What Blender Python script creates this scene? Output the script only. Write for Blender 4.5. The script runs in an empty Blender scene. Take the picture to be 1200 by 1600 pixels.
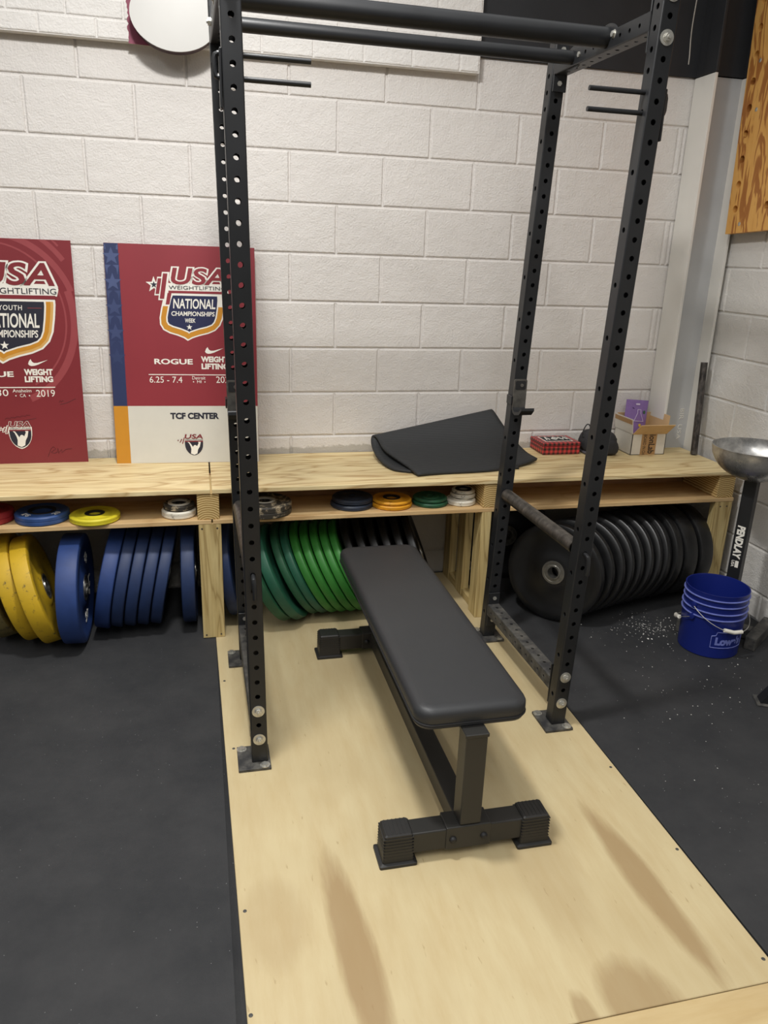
import bpy, bmesh, math, random
from mathutils import Vector, Matrix, Euler
from math import pi, sin, cos, radians as R
random.seed(7)
scene = bpy.context.scene
COL = scene.collection

# ------------------------------------------------------------------ camera, world, lamps, exposure
cam_d = bpy.data.cameras.new('camera'); cam = bpy.data.objects.new('camera', cam_d); COL.objects.link(cam)
CR = Vector((0.9734364933, -0.2265429063, 0.0331618005))      # camera right
CDN = Vector((-0.0415338517, -0.3171590269, -0.9474624482))   # camera down
CF = Vector((0.2251584611, 0.9209171859, -0.3181433705))      # camera forward
m3 = Matrix((CR, -CDN, -CF)).transposed()
cam.matrix_world = Matrix.Translation((-0.3995, -3.5167, 1.557)) @ m3.to_4x4()
cam_d.sensor_fit = 'VERTICAL'; cam_d.sensor_height = 36; cam_d.lens = 36 * 1198.8 / 1600
cam_d.clip_start = 0.05
scene.camera = cam

world = bpy.data.worlds.new('gym_ambient'); scene.world = world; world.use_nodes = True
bg = world.node_tree.nodes['Background']; bg.inputs[1].default_value = 1.0
# the rest of the gym: a bright ceiling overhead, dim walls towards the horizon, dark rubber floor below
_wt = world.node_tree; _tc0 = _wt.nodes.new('ShaderNodeTexCoord'); _sx = _wt.nodes.new('ShaderNodeSeparateXYZ'); _rm = _wt.nodes.new('ShaderNodeValToRGB'); _mr = _wt.nodes.new('ShaderNodeMapRange')
_mr.inputs[1].default_value = -1.0; _mr.inputs[2].default_value = 1.0
_wt.links.new(_tc0.outputs['Generated'], _sx.inputs[0]); _wt.links.new(_sx.outputs[2], _mr.inputs[0]); _wt.links.new(_mr.outputs[0], _rm.inputs[0]); _wt.links.new(_rm.outputs[0], bg.inputs[0])
_e = _rm.color_ramp.elements; _e[0].position = 0.45; _e[0].color = (0.05, 0.05, 0.05, 1); _e[1].position = 0.92; _e[1].color = (0.80, 0.795, 0.78, 1)
_m = _e.new(0.56); _m.color = (0.20, 0.198, 0.194, 1)

def area(name, loc, size, power, col=(1, 0.988, 0.965), size_y=None):
    l = bpy.data.lights.new(name, 'AREA'); l.energy = power; l.color = col
    l.shape = 'RECTANGLE' if size_y else 'DISK'; l.size = size
    if size_y: l.size_y = size_y
    o = bpy.data.objects.new(name, l); o.location = loc; COL.objects.link(o); return o
area('high_bay_lamp', (-0.40, -1.60, 3.08), 0.26, 53)
for _x, _p in ((-2.8, 48), (-0.2, 58), (2.4, 47)): area('fill_strip', (_x, -4.3, 4.2), 0.30, _p, size_y=2.6)  # added fill strips out of view, stretched lengthwise to blur the bar shadows

vs = scene.view_settings
scene.display_settings.display_device = 'sRGB'
vs.view_transform = 'Standard'; vs.look = 'None'; vs.exposure = 0.0; vs.gamma = 1; vs.use_curve_mapping = False
scene.cycles.max_bounces = 8

# ------------------------------------------------------------------ helpers
def srgb(r, g, b):
    f = lambda c: (c / 255 / 12.92) if c / 255 <= 0.04045 else ((c / 255 + 0.055) / 1.055) ** 2.4
    return (f(r), f(g), f(b), 1)

class NT:
    def __init__(s, name):
        s.m = bpy.data.materials.new(name); s.m.use_nodes = True; s.t = s.m.node_tree; s.t.nodes.clear()
        s.out = s.n('ShaderNodeOutputMaterial'); s.b = s.n('ShaderNodeBsdfPrincipled'); s.l(s.b.outputs[0], s.out.inputs[0])
    def n(s, typ, **kw):
        x = s.t.nodes.new(typ)
        for k, v in kw.items():
            if k.startswith('i_'): x.inputs[int(k[2:])].default_value = v
            else: setattr(x, k, v)
        return x
    def l(s, a, b): s.t.links.new(a, b)
    def obj(s, scale=(1, 1, 1), rot=(0, 0, 0), loc=(0, 0, 0)):
        tc = s.n('ShaderNodeTexCoord'); mp = s.n('ShaderNodeMapping')
        mp.inputs['Scale'].default_value = scale; mp.inputs['Rotation'].default_value = rot; mp.inputs['Location'].default_value = loc
        s.l(tc.outputs['Object'], mp.inputs[0]); return mp.outputs[0]
    def noise(s, vec, scale, detail=4, rough=0.55, dist=0.0):
        x = s.n('ShaderNodeTexNoise'); x.inputs['Scale'].default_value = scale; x.inputs['Detail'].default_value = detail
        x.inputs['Roughness'].default_value = rough; x.inputs['Distortion'].default_value = dist
        s.l(vec, x.inputs['Vector']); return x.outputs[0]
    def ramp(s, fac, stops, interp='LINEAR'):
        x = s.n('ShaderNodeValToRGB'); x.color_ramp.interpolation = interp; e = x.color_ramp.elements
        while len(e) > 1: e.remove(e[-1])
        e[0].position, e[0].color = stops[0]
        for p, c in stops[1:]:
            q = e.new(p); q.color = c
        s.l(fac, x.inputs[0]); return x.outputs[0]
    def mix(s, fac, a, b, blend='MIX'):
        x = s.n('ShaderNodeMix', data_type='RGBA', blend_type=blend)
        for v, i in ((fac, 0), (a, 6), (b, 7)):
            if hasattr(v, 'is_linked'): s.l(v, x.inputs[i])
            else: x.inputs[i].default_value = v
        return x.outputs[2]
    def math(s, op, a, b=0.0, clamp=False):
        x = s.n('ShaderNodeMath', operation=op, use_clamp=clamp)
        for v, i in ((a, 0), (b, 1)):
            if hasattr(v, 'is_linked'): s.l(v, x.inputs[i])
            else: x.inputs[i].default_value = v
        return x.outputs[0]
    def bump(s, h, strength, dist=0.01):
        x = s.n('ShaderNodeBump'); x.inputs['Strength'].default_value = strength; x.inputs['Distance'].default_value = dist
        s.l(h, x.inputs['Height']); s.l(x.outputs[0], s.b.inputs['Normal'])
    def set(s, col=None, rough=None, metal=None, spec=None):
        for v, k in ((col, 'Base Color'), (rough, 'Roughness'), (metal, 'Metallic'), (spec, 'Specular IOR Level')):
            if v is None: continue
            if hasattr(v, 'is_linked'): s.l(v, s.b.inputs[k])
            else: s.b.inputs[k].default_value = v
        return s.m

G = lambda v: (v, v, v, 1)

def plain(name, col, rough=0.5, metal=0.0, spec=0.5, var=0.12, scale=18, bump=0.0, bscale=300):
    t = NT(name); v = t.obj()
    n = t.noise(v, scale, 5)
    dark = tuple(c * (1 - var) for c in col[:3]) + (1,); lite = tuple(min(1, c * (1 + var)) for c in col[:3]) + (1,)
    c = t.ramp(n, [(0.3, dark), (0.7, lite)])
    if bump: t.bump(t.noise(v, bscale, 2), bump, 0.002)
    return t.set(c, rough, metal, spec)

def painted_block(name, col, scuff=True):
    t = NT(name); v = t.obj()
    big = t.noise(v, 1.3, 4)
    c = t.ramp(big, [(0.35, tuple(x * 0.95 for x in col[:3]) + (1,)), (0.65, col)])
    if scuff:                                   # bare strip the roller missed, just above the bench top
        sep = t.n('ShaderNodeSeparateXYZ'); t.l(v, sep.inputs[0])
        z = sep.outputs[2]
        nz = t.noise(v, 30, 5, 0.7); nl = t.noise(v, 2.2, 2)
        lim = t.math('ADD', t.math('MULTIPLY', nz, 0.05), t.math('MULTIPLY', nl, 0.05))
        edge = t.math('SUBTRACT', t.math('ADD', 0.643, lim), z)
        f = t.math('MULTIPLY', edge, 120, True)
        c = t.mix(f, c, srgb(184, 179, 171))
    h1 = t.noise(v, 130, 5, 0.6); h2 = t.noise(v, 14, 4, 0.6)
    h = t.math('ADD', t.math('MULTIPLY', h1, 0.5), t.math('MULTIPLY', h2, 0.9))
    t.bump(h, 0.9, 0.008)
    return t.set(c, 0.55, 0, 0.35)

def wood(name, lite, mid, dark, axis='x', stretch=14, scale=5.0, streak=0.5, rough=0.55, loc=(0, 0, 0), knots=None, ply_stains=None):
    t = NT(name)
    sc = {'x': (1.0, stretch, stretch), 'y': (stretch, 1.0, stretch), 'z': (stretch, stretch, 1.0)}[axis]
    v = t.obj(sc, loc=loc)
    w = t.noise(v, scale * 0.22, 3, 0.5, 0.9)
    fine = t.noise(v, scale * 1.6, 6, 0.65)
    rings = t.math('FRACT', t.math('MULTIPLY', w, 9.0))
    tri = t.math('ABSOLUTE', t.math('SUBTRACT', rings, 0.5))
    band = t.ramp(tri, [(0.0, G(1)), (0.16, G(0.35)), (0.5, G(0))])
    c = t.ramp(fine, [(0.3, mid), (0.62, lite)])
    c = t.mix(t.math('MULTIPLY', band, streak), c, dark)
    o = t.obj(loc=loc)
    blot = t.noise(o, 2.2, 3)
    c = t.mix(t.math('MULTIPLY', t.ramp(blot, [(0.42, G(0)), (0.68, G(1))]), 0.55 if ply_stains else 0.30), c, tuple(m_ * 0.9 for m_ in mid[:3]) + (1,) if ply_stains else mid)
    if ply_stains:
        sep = t.n('ShaderNodeSeparateXYZ'); t.l(t.obj(), sep.inputs[0])
        wob = t.noise(t.obj((22, 3, 1)), 1.6, 5, 0.6)
        for (cx, cy, rx, ry, sl, st) in ply_stains:
            dy = t.math('SUBTRACT', sep.outputs[1], cy)
            dx = t.math('SUBTRACT', t.math('SUBTRACT', sep.outputs[0], cx), t.math('MULTIPLY', dy, sl))
            q = t.math('ADD', t.math('POWER', t.math('ABSOLUTE', t.math('DIVIDE', dx, rx)), 2.0), t.math('POWER', t.math('ABSOLUTE', t.math('DIVIDE', dy, ry)), 2.0))
            f = t.math('MULTIPLY', t.math('SUBTRACT', t.math('ADD', 0.55, t.math('MULTIPLY', wob, 0.9)), q), 1.6, True)
            c = t.mix(t.math('MULTIPLY', f, st), c, dark)
        fleck = t.noise(t.obj((40, 9, 1)), 2.0, 2, 0.5)
        c = t.mix(t.math('MULTIPLY', t.ramp(fleck, [(0.70, G(0)), (0.76, G(1))]), 0.45), c, dark)
    t.bump(fine, 0.06, 0.003)
    return t.set(c, rough, 0, 0.35)

M = {}
M['wall'] = painted_block('white_block_paint', srgb(226, 221, 216))
M['wall_r'] = painted_block('white_block_paint_side', srgb(222, 219, 214), False)
M['wall_black'] = plain('black_wall_paint', srgb(36, 37, 40), 0.6, var=0.15, scale=6, bump=0.25, bscale=60)
M['brick'] = painted_block('white_brick_paint', srgb(232, 228, 223), False)
M['column'] = plain('white_steel_paint', srgb(222, 219, 212), 0.4, var=0.04, scale=4)
M['column_web'] = plain('grey_white_web', srgb(186, 187, 188), 0.45, var=0.06, scale=5)  # web toned greyer than the flanges
M['maroon_paint'] = plain('maroon_undercoat', srgb(136, 62, 84), 0.6)
M['sign_white'] = plain('white_sign_face', srgb(200, 198, 193), 0.35, var=0.03, scale=5)
M['steel_black'] = plain('black_powder_coat', srgb(31, 32, 34), 0.40, 0.0, 0.45, var=0.18, scale=9, bump=0.05, bscale=500)
t = NT('dusty_black_steel'); v = t.obj(); c = t.ramp(t.noise(v, 16, 6, 0.7), [(0.4, srgb(48, 48, 49)), (0.75, srgb(110, 107, 100))]); M['steel_dusty'] = t.set(c, 0.6, 0.1)
t = NT('scuffed_pipe_steel'); v = t.obj((1, 1, 0.25)); c = t.ramp(t.noise(v, 45, 6, 0.75), [(0.35, srgb(50, 47, 44)), (0.6, srgb(92, 87, 81)), (0.8, srgb(150, 143, 134))]); M['pipe'] = t.set(c, 0.4, 0.55)
t = NT('black_iron_pipe'); v = t.obj((1, 1, 0.4)); c = t.ramp(t.noise(v, 40, 6, 0.75), [(0.4, srgb(46, 44, 43)), (0.75, srgb(120, 112, 106))]); M['iron'] = t.set(c, 0.45, 0.4)
M['worn_steel'] = plain('worn_grey_steel', srgb(96, 93, 88), 0.45, 0.6, var=0.35, scale=30)
M['zinc'] = plain('zinc_hardware', srgb(196, 194, 186), 0.35, 0.75, var=0.25, scale=60)
M['vinyl'] = plain('black_vinyl', srgb(46, 47, 49), 0.42, 0, 0.45, var=0.05, scale=6, bump=0.25, bscale=700)
M['bench_steel'] = plain('satin_black_steel', srgb(42, 41, 39), 0.45, 0, 0.45, var=0.06, scale=8)
M['rubber_cap'] = plain('black_plastic_cap', srgb(37, 36, 35), 0.5, var=0.08)
M['bump_black'] = plain('black_bumper_rubber', srgb(23, 23, 24), 0.36, 0, 0.5, var=0.25, scale=25)
M['steel_hub'] = plain('plate_steel_hub', srgb(178, 176, 170), 0.28, 0.9, var=0.2, scale=50)
M['mat_foam'] = None
t = NT('ribbed_black_foam'); v = t.obj(); w = t.n('ShaderNodeTexWave'); w.wave_type = 'BANDS'; w.bands_direction = 'DIAGONAL'
w.inputs['Scale'].default_value = 28; t.l(t.obj((0.25, 1, 1), loc=(0, 0, 0)), w.inputs[0]); t.bump(w.outputs[1], 0.25, 0.003); M['mat_foam'] = t.set(srgb(50, 51, 52), 0.65, 0, 0.3)

# rubber floor with pale flecks
t = NT('black_rubber_matting'); v = t.obj()
vo = t.n('ShaderNodeTexVoronoi'); vo.inputs['Scale'].default_value = 95; t.l(v, vo.inputs['Vector'])
near = t.ramp(vo.outputs['Distance'], [(0.07, G(1)), (0.12, G(0))])
rnd = t.n('ShaderNodeSeparateColor'); t.l(vo.outputs['Color'], rnd.inputs[0])
pick = t.ramp(rnd.outputs[0], [(0.925, G(0)), (0.94, G(1))])
fl = t.math('MULTIPLY', near, pick)
base = t.ramp(t.noise(v, 3.0, 6, 0.7), [(0.35, srgb(44, 45, 47)), (0.7, srgb(58, 58, 59))])
c = t.mix(t.math('MULTIPLY', fl, 0.7), base, srgb(150, 150, 150))
t.bump(t.noise(v, 420, 3), 0.35, 0.002); M['rubber'] = t.set(c, 0.72, 0, 0.3)

M['platform'] = wood('birch_platform_ply', srgb(203, 187, 147), srgb(194, 174, 132), srgb(150, 122, 84), 'y', 6, 2.2, 0.04, 0.45,
    ply_stains=[(-0.10, -2.17, 0.055, 0.36, -0.06, 0.75), (0.69, -2.12, 0.05, 0.34, -0.06, 0.7), (0.50, -2.42, 0.10, 0.13, -0.1, 0.6), (0.36, -2.44, 0.03, 0.08, 0, 0.55), (-0.28, -2.05, 0.10, 0.16, 0, 0.22), (0.46, -2.0, 0.11, 0.3, 0.1, 0.18)])
M['platform2'] = wood('birch_platform_ply_front', srgb(206, 184, 138), srgb(196, 170, 122), srgb(170, 138, 92), 'x', 7, 3.0, 0.25, 0.45)
M['pine_top'] = wood('pine_ply_top', srgb(232, 214, 168), srgb(220, 198, 146), srgb(168, 130, 78), 'x', 9, 3.4, 0.75, 0.55)
M['pine_in'] = wood('pine_ply_shelf', srgb(214, 184, 136), srgb(198, 164, 114), srgb(166, 124, 76), 'x', 9, 3.0, 0.45, 0.6, loc=(3, 1, 2))
M['pine_back'] = wood('pine_backer', srgb(176, 136, 96), srgb(160, 118, 80), srgb(130, 92, 60), 'x', 9, 3.0, 0.4, 0.65, loc=(5, 2, 1))
M['lumber'] = wood('treated_pine_lumber', srgb(212, 192, 138), srgb(196, 172, 116), srgb(138, 110, 60), 'z', 14, 2.6, 0.75, 0.6)
M['lumber_y'] = wood('treated_pine_rail', srgb(206, 184, 130), srgb(190, 166, 112), srgb(150, 122, 70), 'y', 16, 3.2, 0.5, 0.6)
t = NT('end_grain_pine'); v = t.obj(); w = t.n('ShaderNodeTexWave'); w.wave_type = 'RINGS'; w.rings_direction = 'Y'
w.inputs['Scale'].default_value = 34; w.inputs['Distortion'].default_value = 1.8; w.inputs['Detail'].default_value = 3
t.l(t.obj(loc=(0.004, 0, 0.078)), w.inputs[0]); M['endgrain'] = t.set(t.ramp(w.outputs[1], [(0.1, srgb(150, 118, 66)), (0.5, srgb(196, 166, 108)), (0.9, srgb(214, 188, 134))]), 0.65, 0, 0.3)
t = NT('fir_ply_climbing_board'); v = t.obj((1, 8.0, 1.5)); nn = t.noise(v, 2.4, 3, 0.5, 0.6)
fr = t.math('FRACT', t.math('MULTIPLY', nn, 4.0)); c = t.ramp(fr, [(0.0, srgb(218, 166, 92)), (0.42, srgb(212, 158, 84)), (0.55, srgb(160, 102, 50)), (0.88, srgb(166, 108, 54)), (1.0, srgb(218, 166, 92))]); M['fir'] = t.set(c, 0.5, 0, 0.4)
def worn(name, col, under, amt, rough=0.5):
    t = NT(name); v = t.obj(); n = t.noise(v, 32, 6, 0.75)
    c = t.ramp(n, [(amt - 0.06, under), (amt + 0.02, col)]); c2 = t.ramp(t.noise(v, 9, 4), [(0.3, G(0.8)), (0.7, G(1))])
    return t.set(t.mix(1.0, c, c2, 'MULTIPLY'), rough, 0, 0.45)
M['yellow_bump'] = worn('worn_yellow_rubber', srgb(206, 168, 34), srgb(120, 100, 44), 0.40, 0.55)
M['ochre_bump'] = worn('dirty_olive_rubber', srgb(120, 108, 66), srgb(84, 76, 52), 0.45, 0.6)
M['blue_bump'] = plain('blue_bumper_rubber', srgb(36, 60, 114), 0.55, var=0.18, scale=12)
M['blue_dark'] = plain('dull_blue_rubber', srgb(30, 48, 86), 0.55, var=0.22, scale=12)
M['green_bump'] = plain('bright_green_rubber', srgb(48, 120, 44), 0.5, var=0.2, scale=12)
M['green_dark'] = plain('deep_green_rubber', srgb(34, 84, 56), 0.55, var=0.25, scale=12)
M['green_teal'] = plain('teal_green_rubber', srgb(32, 88, 66), 0.5, var=0.25, scale=12)
M['ch_red'] = plain('red_change_rubber', srgb(140, 36, 40), 0.5, var=0.2)
M['ch_blue'] = plain('blue_change_rubber', srgb(48, 76, 128), 0.45, var=0.2)
M['ch_yellow'] = worn('scuffed_yellow_change', srgb(218, 204, 48), srgb(96, 88, 30), 0.38)
M['ch_white'] = worn('chipped_white_change', srgb(226, 220, 204), srgb(70, 64, 56), 0.40)
M['ch_worn'] = worn('chipped_black_cream', srgb(58, 54, 48), srgb(176, 160, 132), 0.47, 0.6)
M['ch_navy'] = plain('navy_change_rubber', srgb(42, 50, 64), 0.5, var=0.15)
M['ch_orange'] = worn('scuffed_orange_change', srgb(222, 156, 36), srgb(76, 52, 22), 0.40)
M['ch_green'] = plain('green_change_rubber', srgb(36, 84, 58), 0.5, var=0.25, scale=30)
M['black'] = plain('matte_black', srgb(24, 24, 26), 0.6)
M['white_print'] = plain('white_print', srgb(236, 232, 222), 0.45, var=0.02)
M['maroon'] = plain('maroon_sign_print', srgb(140, 50, 58), 0.38, var=0.05, scale=4)
M['maroon1'] = plain('deep_maroon_sign_print', srgb(126, 44, 50), 0.38, var=0.05, scale=4)
M['maroon_lite'] = plain('pale_maroon_ring_print', srgb(150, 68, 72), 0.38, var=0.03)
M['navy'] = plain('navy_print', srgb(38, 42, 76), 0.4, var=0.03)
M['navy_dark'] = plain('blueblack_print', srgb(42, 42, 54), 0.4, var=0.03)
M['stripe_blue'] = plain('star_stripe_print', srgb(44, 54, 92), 0.4, var=0.03)
M['star_blue'] = plain('pale_star_print', srgb(74, 86, 126), 0.4, var=0.03)
M['star_blue2'] = plain('faint_star_print', srgb(60, 71, 110), 0.4, var=0.03)
M['star_blue3'] = plain('fainter_star_print', srgb(50, 61, 99), 0.4, var=0.03)
M['gold'] = plain('gold_print', srgb(200, 138, 42), 0.4, var=0.03)
M['gold_lite'] = plain('light_gold_print', srgb(214, 168, 96), 0.4, var=0.03)
M['sign_panel'] = plain('offwhite_sign_print', srgb(212, 209, 199), 0.4, var=0.02)
M['ink'] = plain('black_marker_ink', srgb(40, 20, 24), 0.5)
M['blue_pail'] = plain('blue_pail_plastic', srgb(22, 36, 112), 0.32, var=0.06, scale=6)
M['pail_rib'] = plain('scuffed_pail_rib', srgb(112, 122, 190), 0.4, var=0.15, scale=40)
M['handle_white'] = plain('white_grip_plastic', srgb(232, 228, 216), 0.45)
M['spun_steel'] = None
t = NT('spun_steel_bowl'); v = t.obj(); c = t.ramp(t.noise(v, 14, 6, 0.7), [(0.35, srgb(150, 149, 147)), (0.7, srgb(214, 212, 208))]); r = t.ramp(t.noise(v, 10, 4), [(0.3, G(0.2)), (0.7, G(0.42))]); M['spun_steel'] = t.set(c, r, 0.75)
M['card_in'] = plain('brown_cardboard', srgb(208, 174, 128), 0.7, var=0.06)
M['card_white'] = plain('white_faced_cardboard', srgb(214, 208, 196), 0.6, var=0.04)
M['card_print'] = plain('kraft_print', srgb(172, 134, 88), 0.6, var=0.05)
M['card_text'] = plain('dark_print', srgb(44, 34, 26), 0.6)
M['purple'] = plain('purple_pouch_film', srgb(142, 112, 176), 0.35, var=0.08, scale=30)
M['purple_dk'] = plain('deep_purple_print', srgb(80, 50, 110), 0.4)
M['lavender'] = plain('lavender_print', srgb(220, 206, 232), 0.4)
M['leaf'] = plain('green_dot_print', srgb(60, 100, 70), 0.4)
M['sun'] = plain('yellow_dot_print', srgb(222, 190, 60), 0.4)
M['nylon'] = plain('black_nylon', srgb(44, 44, 47), 0.75, var=0.12, scale=30, bump=0.3, bscale=900)
M['nylon_grey'] = plain('grey_nylon_trim', srgb(92, 90, 96), 0.75)
M['dark_side'] = plain('maroon_black_edge', srgb(64, 40, 44), 0.5)
M['chalk'] = plain('chalk_white', srgb(222, 220, 214), 0.9)
M['cord'] = plain('grey_cord', srgb(172, 168, 160), 0.6)
def plaid(name, ax):
    t = NT(name); sep = t.n('ShaderNodeSeparateXYZ'); t.l(t.obj(), sep.inputs[0])
    s = [t.math('GREATER_THAN', t.math('FRACT', t.math('MULTIPLY', t.math('ADD', sep.outputs[i], 10.0), 1 / 0.0235)), 0.5) for i in ax]
    sm = t.math('MULTIPLY', t.math('ADD', s[0], s[1]), 0.5)
    return t.set(t.ramp(sm, [(0.0, srgb(206, 62, 62)), (0.3, srgb(134, 48, 48)), (0.8, srgb(40, 26, 26))], 'CONSTANT'), 0.35, 0, 0.5)
M['plaid_f'] = plaid('buffalo_plaid_front', (0, 2)); M['plaid_s'] = plaid('buffalo_plaid_side', (1, 2)); M['plaid_t'] = plaid('buffalo_plaid_lid', (0, 1))

def obj(name, bm, mat, parent=None, smooth=False, loc=None, rot=None, label=None):
    me = bpy.data.meshes.new(name); bm.normal_update()
    if smooth:
        for f in bm.faces: f.smooth = True
    bm.to_mesh(me); bm.free()
    for x in (mat if isinstance(mat, (list, tuple)) else [mat]): me.materials.append(x)
    if smooth:
        try: me.set_sharp_from_angle(angle=R(35))
        except Exception: pass
    o = bpy.data.objects.new(name, me); COL.objects.link(o)
    if parent: o.parent = parent
    if loc is not None: o.location = loc
    if rot is not None: o.rotation_euler = rot
    if label: o['label'] = label
    return o
def tag(o, label, cat, group=None):
    o['label'] = label; o['category'] = cat
    if group: o['group'] = group
    return o
def thing(name, label, cat, loc=(0, 0, 0), rot=(0, 0, 0), group=None):
    o = bpy.data.objects.new(name, None); COL.objects.link(o); o.location = loc; o.rotation_euler = rot; o.empty_display_size = 0.05
    return tag(o, label, cat, group)
def struct(name, bm, mat, label=None, smooth=False, loc=None):
    o = obj(name, bm, mat, None, smooth, loc); o['kind'] = 'structure'
    if label: o['label'] = label
    return o
def dup(root, loc, rot=None, label=None, group=None):
    r = root.copy(); COL.objects.link(r); r.location = loc
    if rot is not None: r.rotation_euler = rot
    if label: r['label'] = label
    if group: r['group'] = group
    for ch in list(root.children):
        c = ch.copy(); COL.objects.link(c); c.parent = r
        for g in list(ch.children):
            d = g.copy(); COL.objects.link(d); d.parent = c
    return r

def box(bm, c, s, bev=0.0, seg=2, rot=None, mi=0):
    mt = Matrix.Translation(c)
    if rot is not None: mt = mt @ (rot.to_4x4() if not isinstance(rot, tuple) else Euler(rot).to_matrix().to_4x4())
    mt = mt @ Matrix.Diagonal((s[0], s[1], s[2], 1))
    tmp = bmesh.new(); bmesh.ops.create_cube(tmp, size=1, matrix=mt)
    if bev > 0: bmesh.ops.bevel(tmp, geom=tmp.edges[:], offset=bev, segments=seg, affect='EDGES', profile=0.5)
    for f in tmp.faces: f.material_index = mi
    join(bm, tmp); return bm
def join(bm, tmp):
    me = bpy.data.meshes.new('tmp'); tmp.to_mesh(me); tmp.free(); bm.from_mesh(me); bpy.data.meshes.remove(me)
def B(c, s, bev=0.0, seg=2, rot=None): return box(bmesh.new(), c, s, bev, seg, rot)
def lathe(prof, seg=48, axis='z', bm=None, mt=None, mi=None, closed=False):
    """prof: list of (radius, height)"""
    bm = bm or bmesh.new(); rings = []
    for (r, h) in prof:
        ring = []
        for k in range(seg):
            a = 2 * pi * k / seg
            p = Vector((r * cos(a), r * sin(a), h))
            if axis == 'x': p = Vector((h, r * cos(a), r * sin(a)))
            if axis == 'y': p = Vector((r * cos(a), h, -r * sin(a)))
            ring.append(bm.verts.new(mt @ p if mt else p))
        rings.append(ring)
    n = len(rings); fs = []
    for i in range(n if closed else n - 1):
        a, b = rings[i], rings[(i + 1) % n]
        for k in range(seg):
            try:
                f = bm.faces.new((a[k], a[(k + 1) % seg], b[(k + 1) % seg], b[k])); fs.append(f)
                if mi is not None: f.material_index = mi
            except ValueError: pass
    if not closed:
        for rg, fl in ((rings[0], True), (rings[-1], False)):
            if (rg[0].co - rg[seg // 2].co).length > 1e-6:
                f = bm.faces.new(rg[::-1] if fl else rg)
                if mi is not None: f.material_index = mi
    bmesh.ops.remove_doubles(bm, verts=bm.verts[:], dist=1e-6) if any(r < 1e-7 for r, _ in prof) else None
    bmesh.ops.recalc_face_normals(bm, faces=bm.faces[:])
    return bm
def tube(pts, r, seg=10, bm=None, cap=True):
    bm = bm or bmesh.new(); pts = [Vector(p) for p in pts]; rings = []; up = None
    for i, p in enumerate(pts):
        d = (pts[min(i + 1, len(pts) - 1)] - pts[max(i - 1, 0)]).normalized()
        if up is None: up = d.orthogonal().normalized()
        up = (up - d * up.dot(d)).normalized(); sd = d.cross(up)
        rr = r[i] if isinstance(r, (list, tuple)) else r
        rings.append([bm.verts.new(p + (up * cos(2 * pi * k / seg) + sd * sin(2 * pi * k / seg)) * rr) for k in range(seg)])
    for a, b in zip(rings, rings[1:]):
        for k in range(seg): bm.faces.new((a[k], a[(k + 1) % seg], b[(k + 1) % seg], b[k]))
    if cap: bm.faces.new(rings[0][::-1]); bm.faces.new(rings[-1])
    bmesh.ops.recalc_face_normals(bm, faces=bm.faces[:]); return bm
def prism(poly, y0, y1, bm=None, to=None):
    """polygon in (x,z), extruded along y; to maps (x,y,z)->Vector"""
    bm = bm or bmesh.new(); to = to or (lambda x, y, z: Vector((x, y, z)))
    a = [bm.verts.new(to(x, y0, z)) for x, z in poly]; b = [bm.verts.new(to(x, y1, z)) for x, z in poly]
    bm.faces.new(a); bm.faces.new(b[::-1]); n = len(poly)
    for i in range(n): bm.faces.new((a[i], b[i], b[(i + 1) % n], a[(i + 1) % n]))
    bmesh.ops.recalc_face_normals(bm, faces=bm.faces[:]); return bm
def rrect(x0, z0, x1, z1, r, n=6):
    out = []
    for cx, cz, a0 in ((x1 - r, z1 - r, 0), (x0 + r, z1 - r, 90), (x0 + r, z0 + r, 180), (x1 - r, z0 + r, 270)):
        for k in range(n + 1):
            a = R(a0 + 90 * k / n); out.append((cx + r * cos(a), cz + r * sin(a)))
    return out
_tc = {}
def text_raw(s, off=0.0, shear=0.0, spacing=1.0):
    key = (s, off, shear, spacing)
    if key in _tc: return _tc[key]
    cu = bpy.data.curves.new('txt', 'FONT'); cu.body = s; cu.offset = off; cu.shear = shear; cu.space_character = spacing
    cu.resolution_u = 4; cu.fill_mode = 'FRONT'
    o = bpy.data.objects.new('txt', cu); COL.objects.link(o)
    dg = bpy.context.evaluated_depsgraph_get(); me = bpy.data.meshes.new_from_object(o.evaluated_get(dg))
    vs_ = [v.co.copy() for v in me.vertices]; fs_ = [tuple(p.vertices) for p in me.polygons]
    bpy.data.objects.remove(o); bpy.data.curves.remove(cu); bpy.data.meshes.remove(me)
    _tc[key] = (vs_, fs_); return _tc[key]
def text(s, x0, z0, x1, z1, y=0.0, off=0.0, base=None, shear=0.0, spacing=1.0, bm=None, to=None, thick=0.0004):
    """lettering that fills the box x0..x1, z0..z1 and faces -y"""
    bm = bm or bmesh.new(); to = to or (lambda x, y, z: Vector((x, y, z)))
    bv, _ = text_raw(s, off if base is None else base, shear, spacing)
    mnx = min(v.x for v in bv); mxx = max(v.x for v in bv); mny = min(v.y for v in bv); mxy = max(v.y for v in bv)
    vs_, fs_ = text_raw(s, off, shear, spacing)
    def mp(v, yy): return to(x0 + (v.x - mnx) / (mxx - mnx) * (x1 - x0), yy, z0 + (v.y - mny) / (mxy - mny) * (z1 - z0))
    fr = [bm.verts.new(mp(v, y - thick)) for v in vs_]
    cnt = {}
    for f in fs_:
        try: bm.faces.new([fr[i] for i in f])
        except ValueError: pass
        for i in range(len(f)):
            e = (f[i], f[(i + 1) % len(f)]); cnt[tuple(sorted(e))] = cnt.get(tuple(sorted(e)), 0) + 1
    bk = [bm.verts.new(mp(v, y)) for v in vs_]
    for (a, b), n in cnt.items():
        if n == 1:
            try: bm.faces.new((fr[a], fr[b], bk[b], bk[a]))
            except ValueError: pass
    return bm
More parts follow.
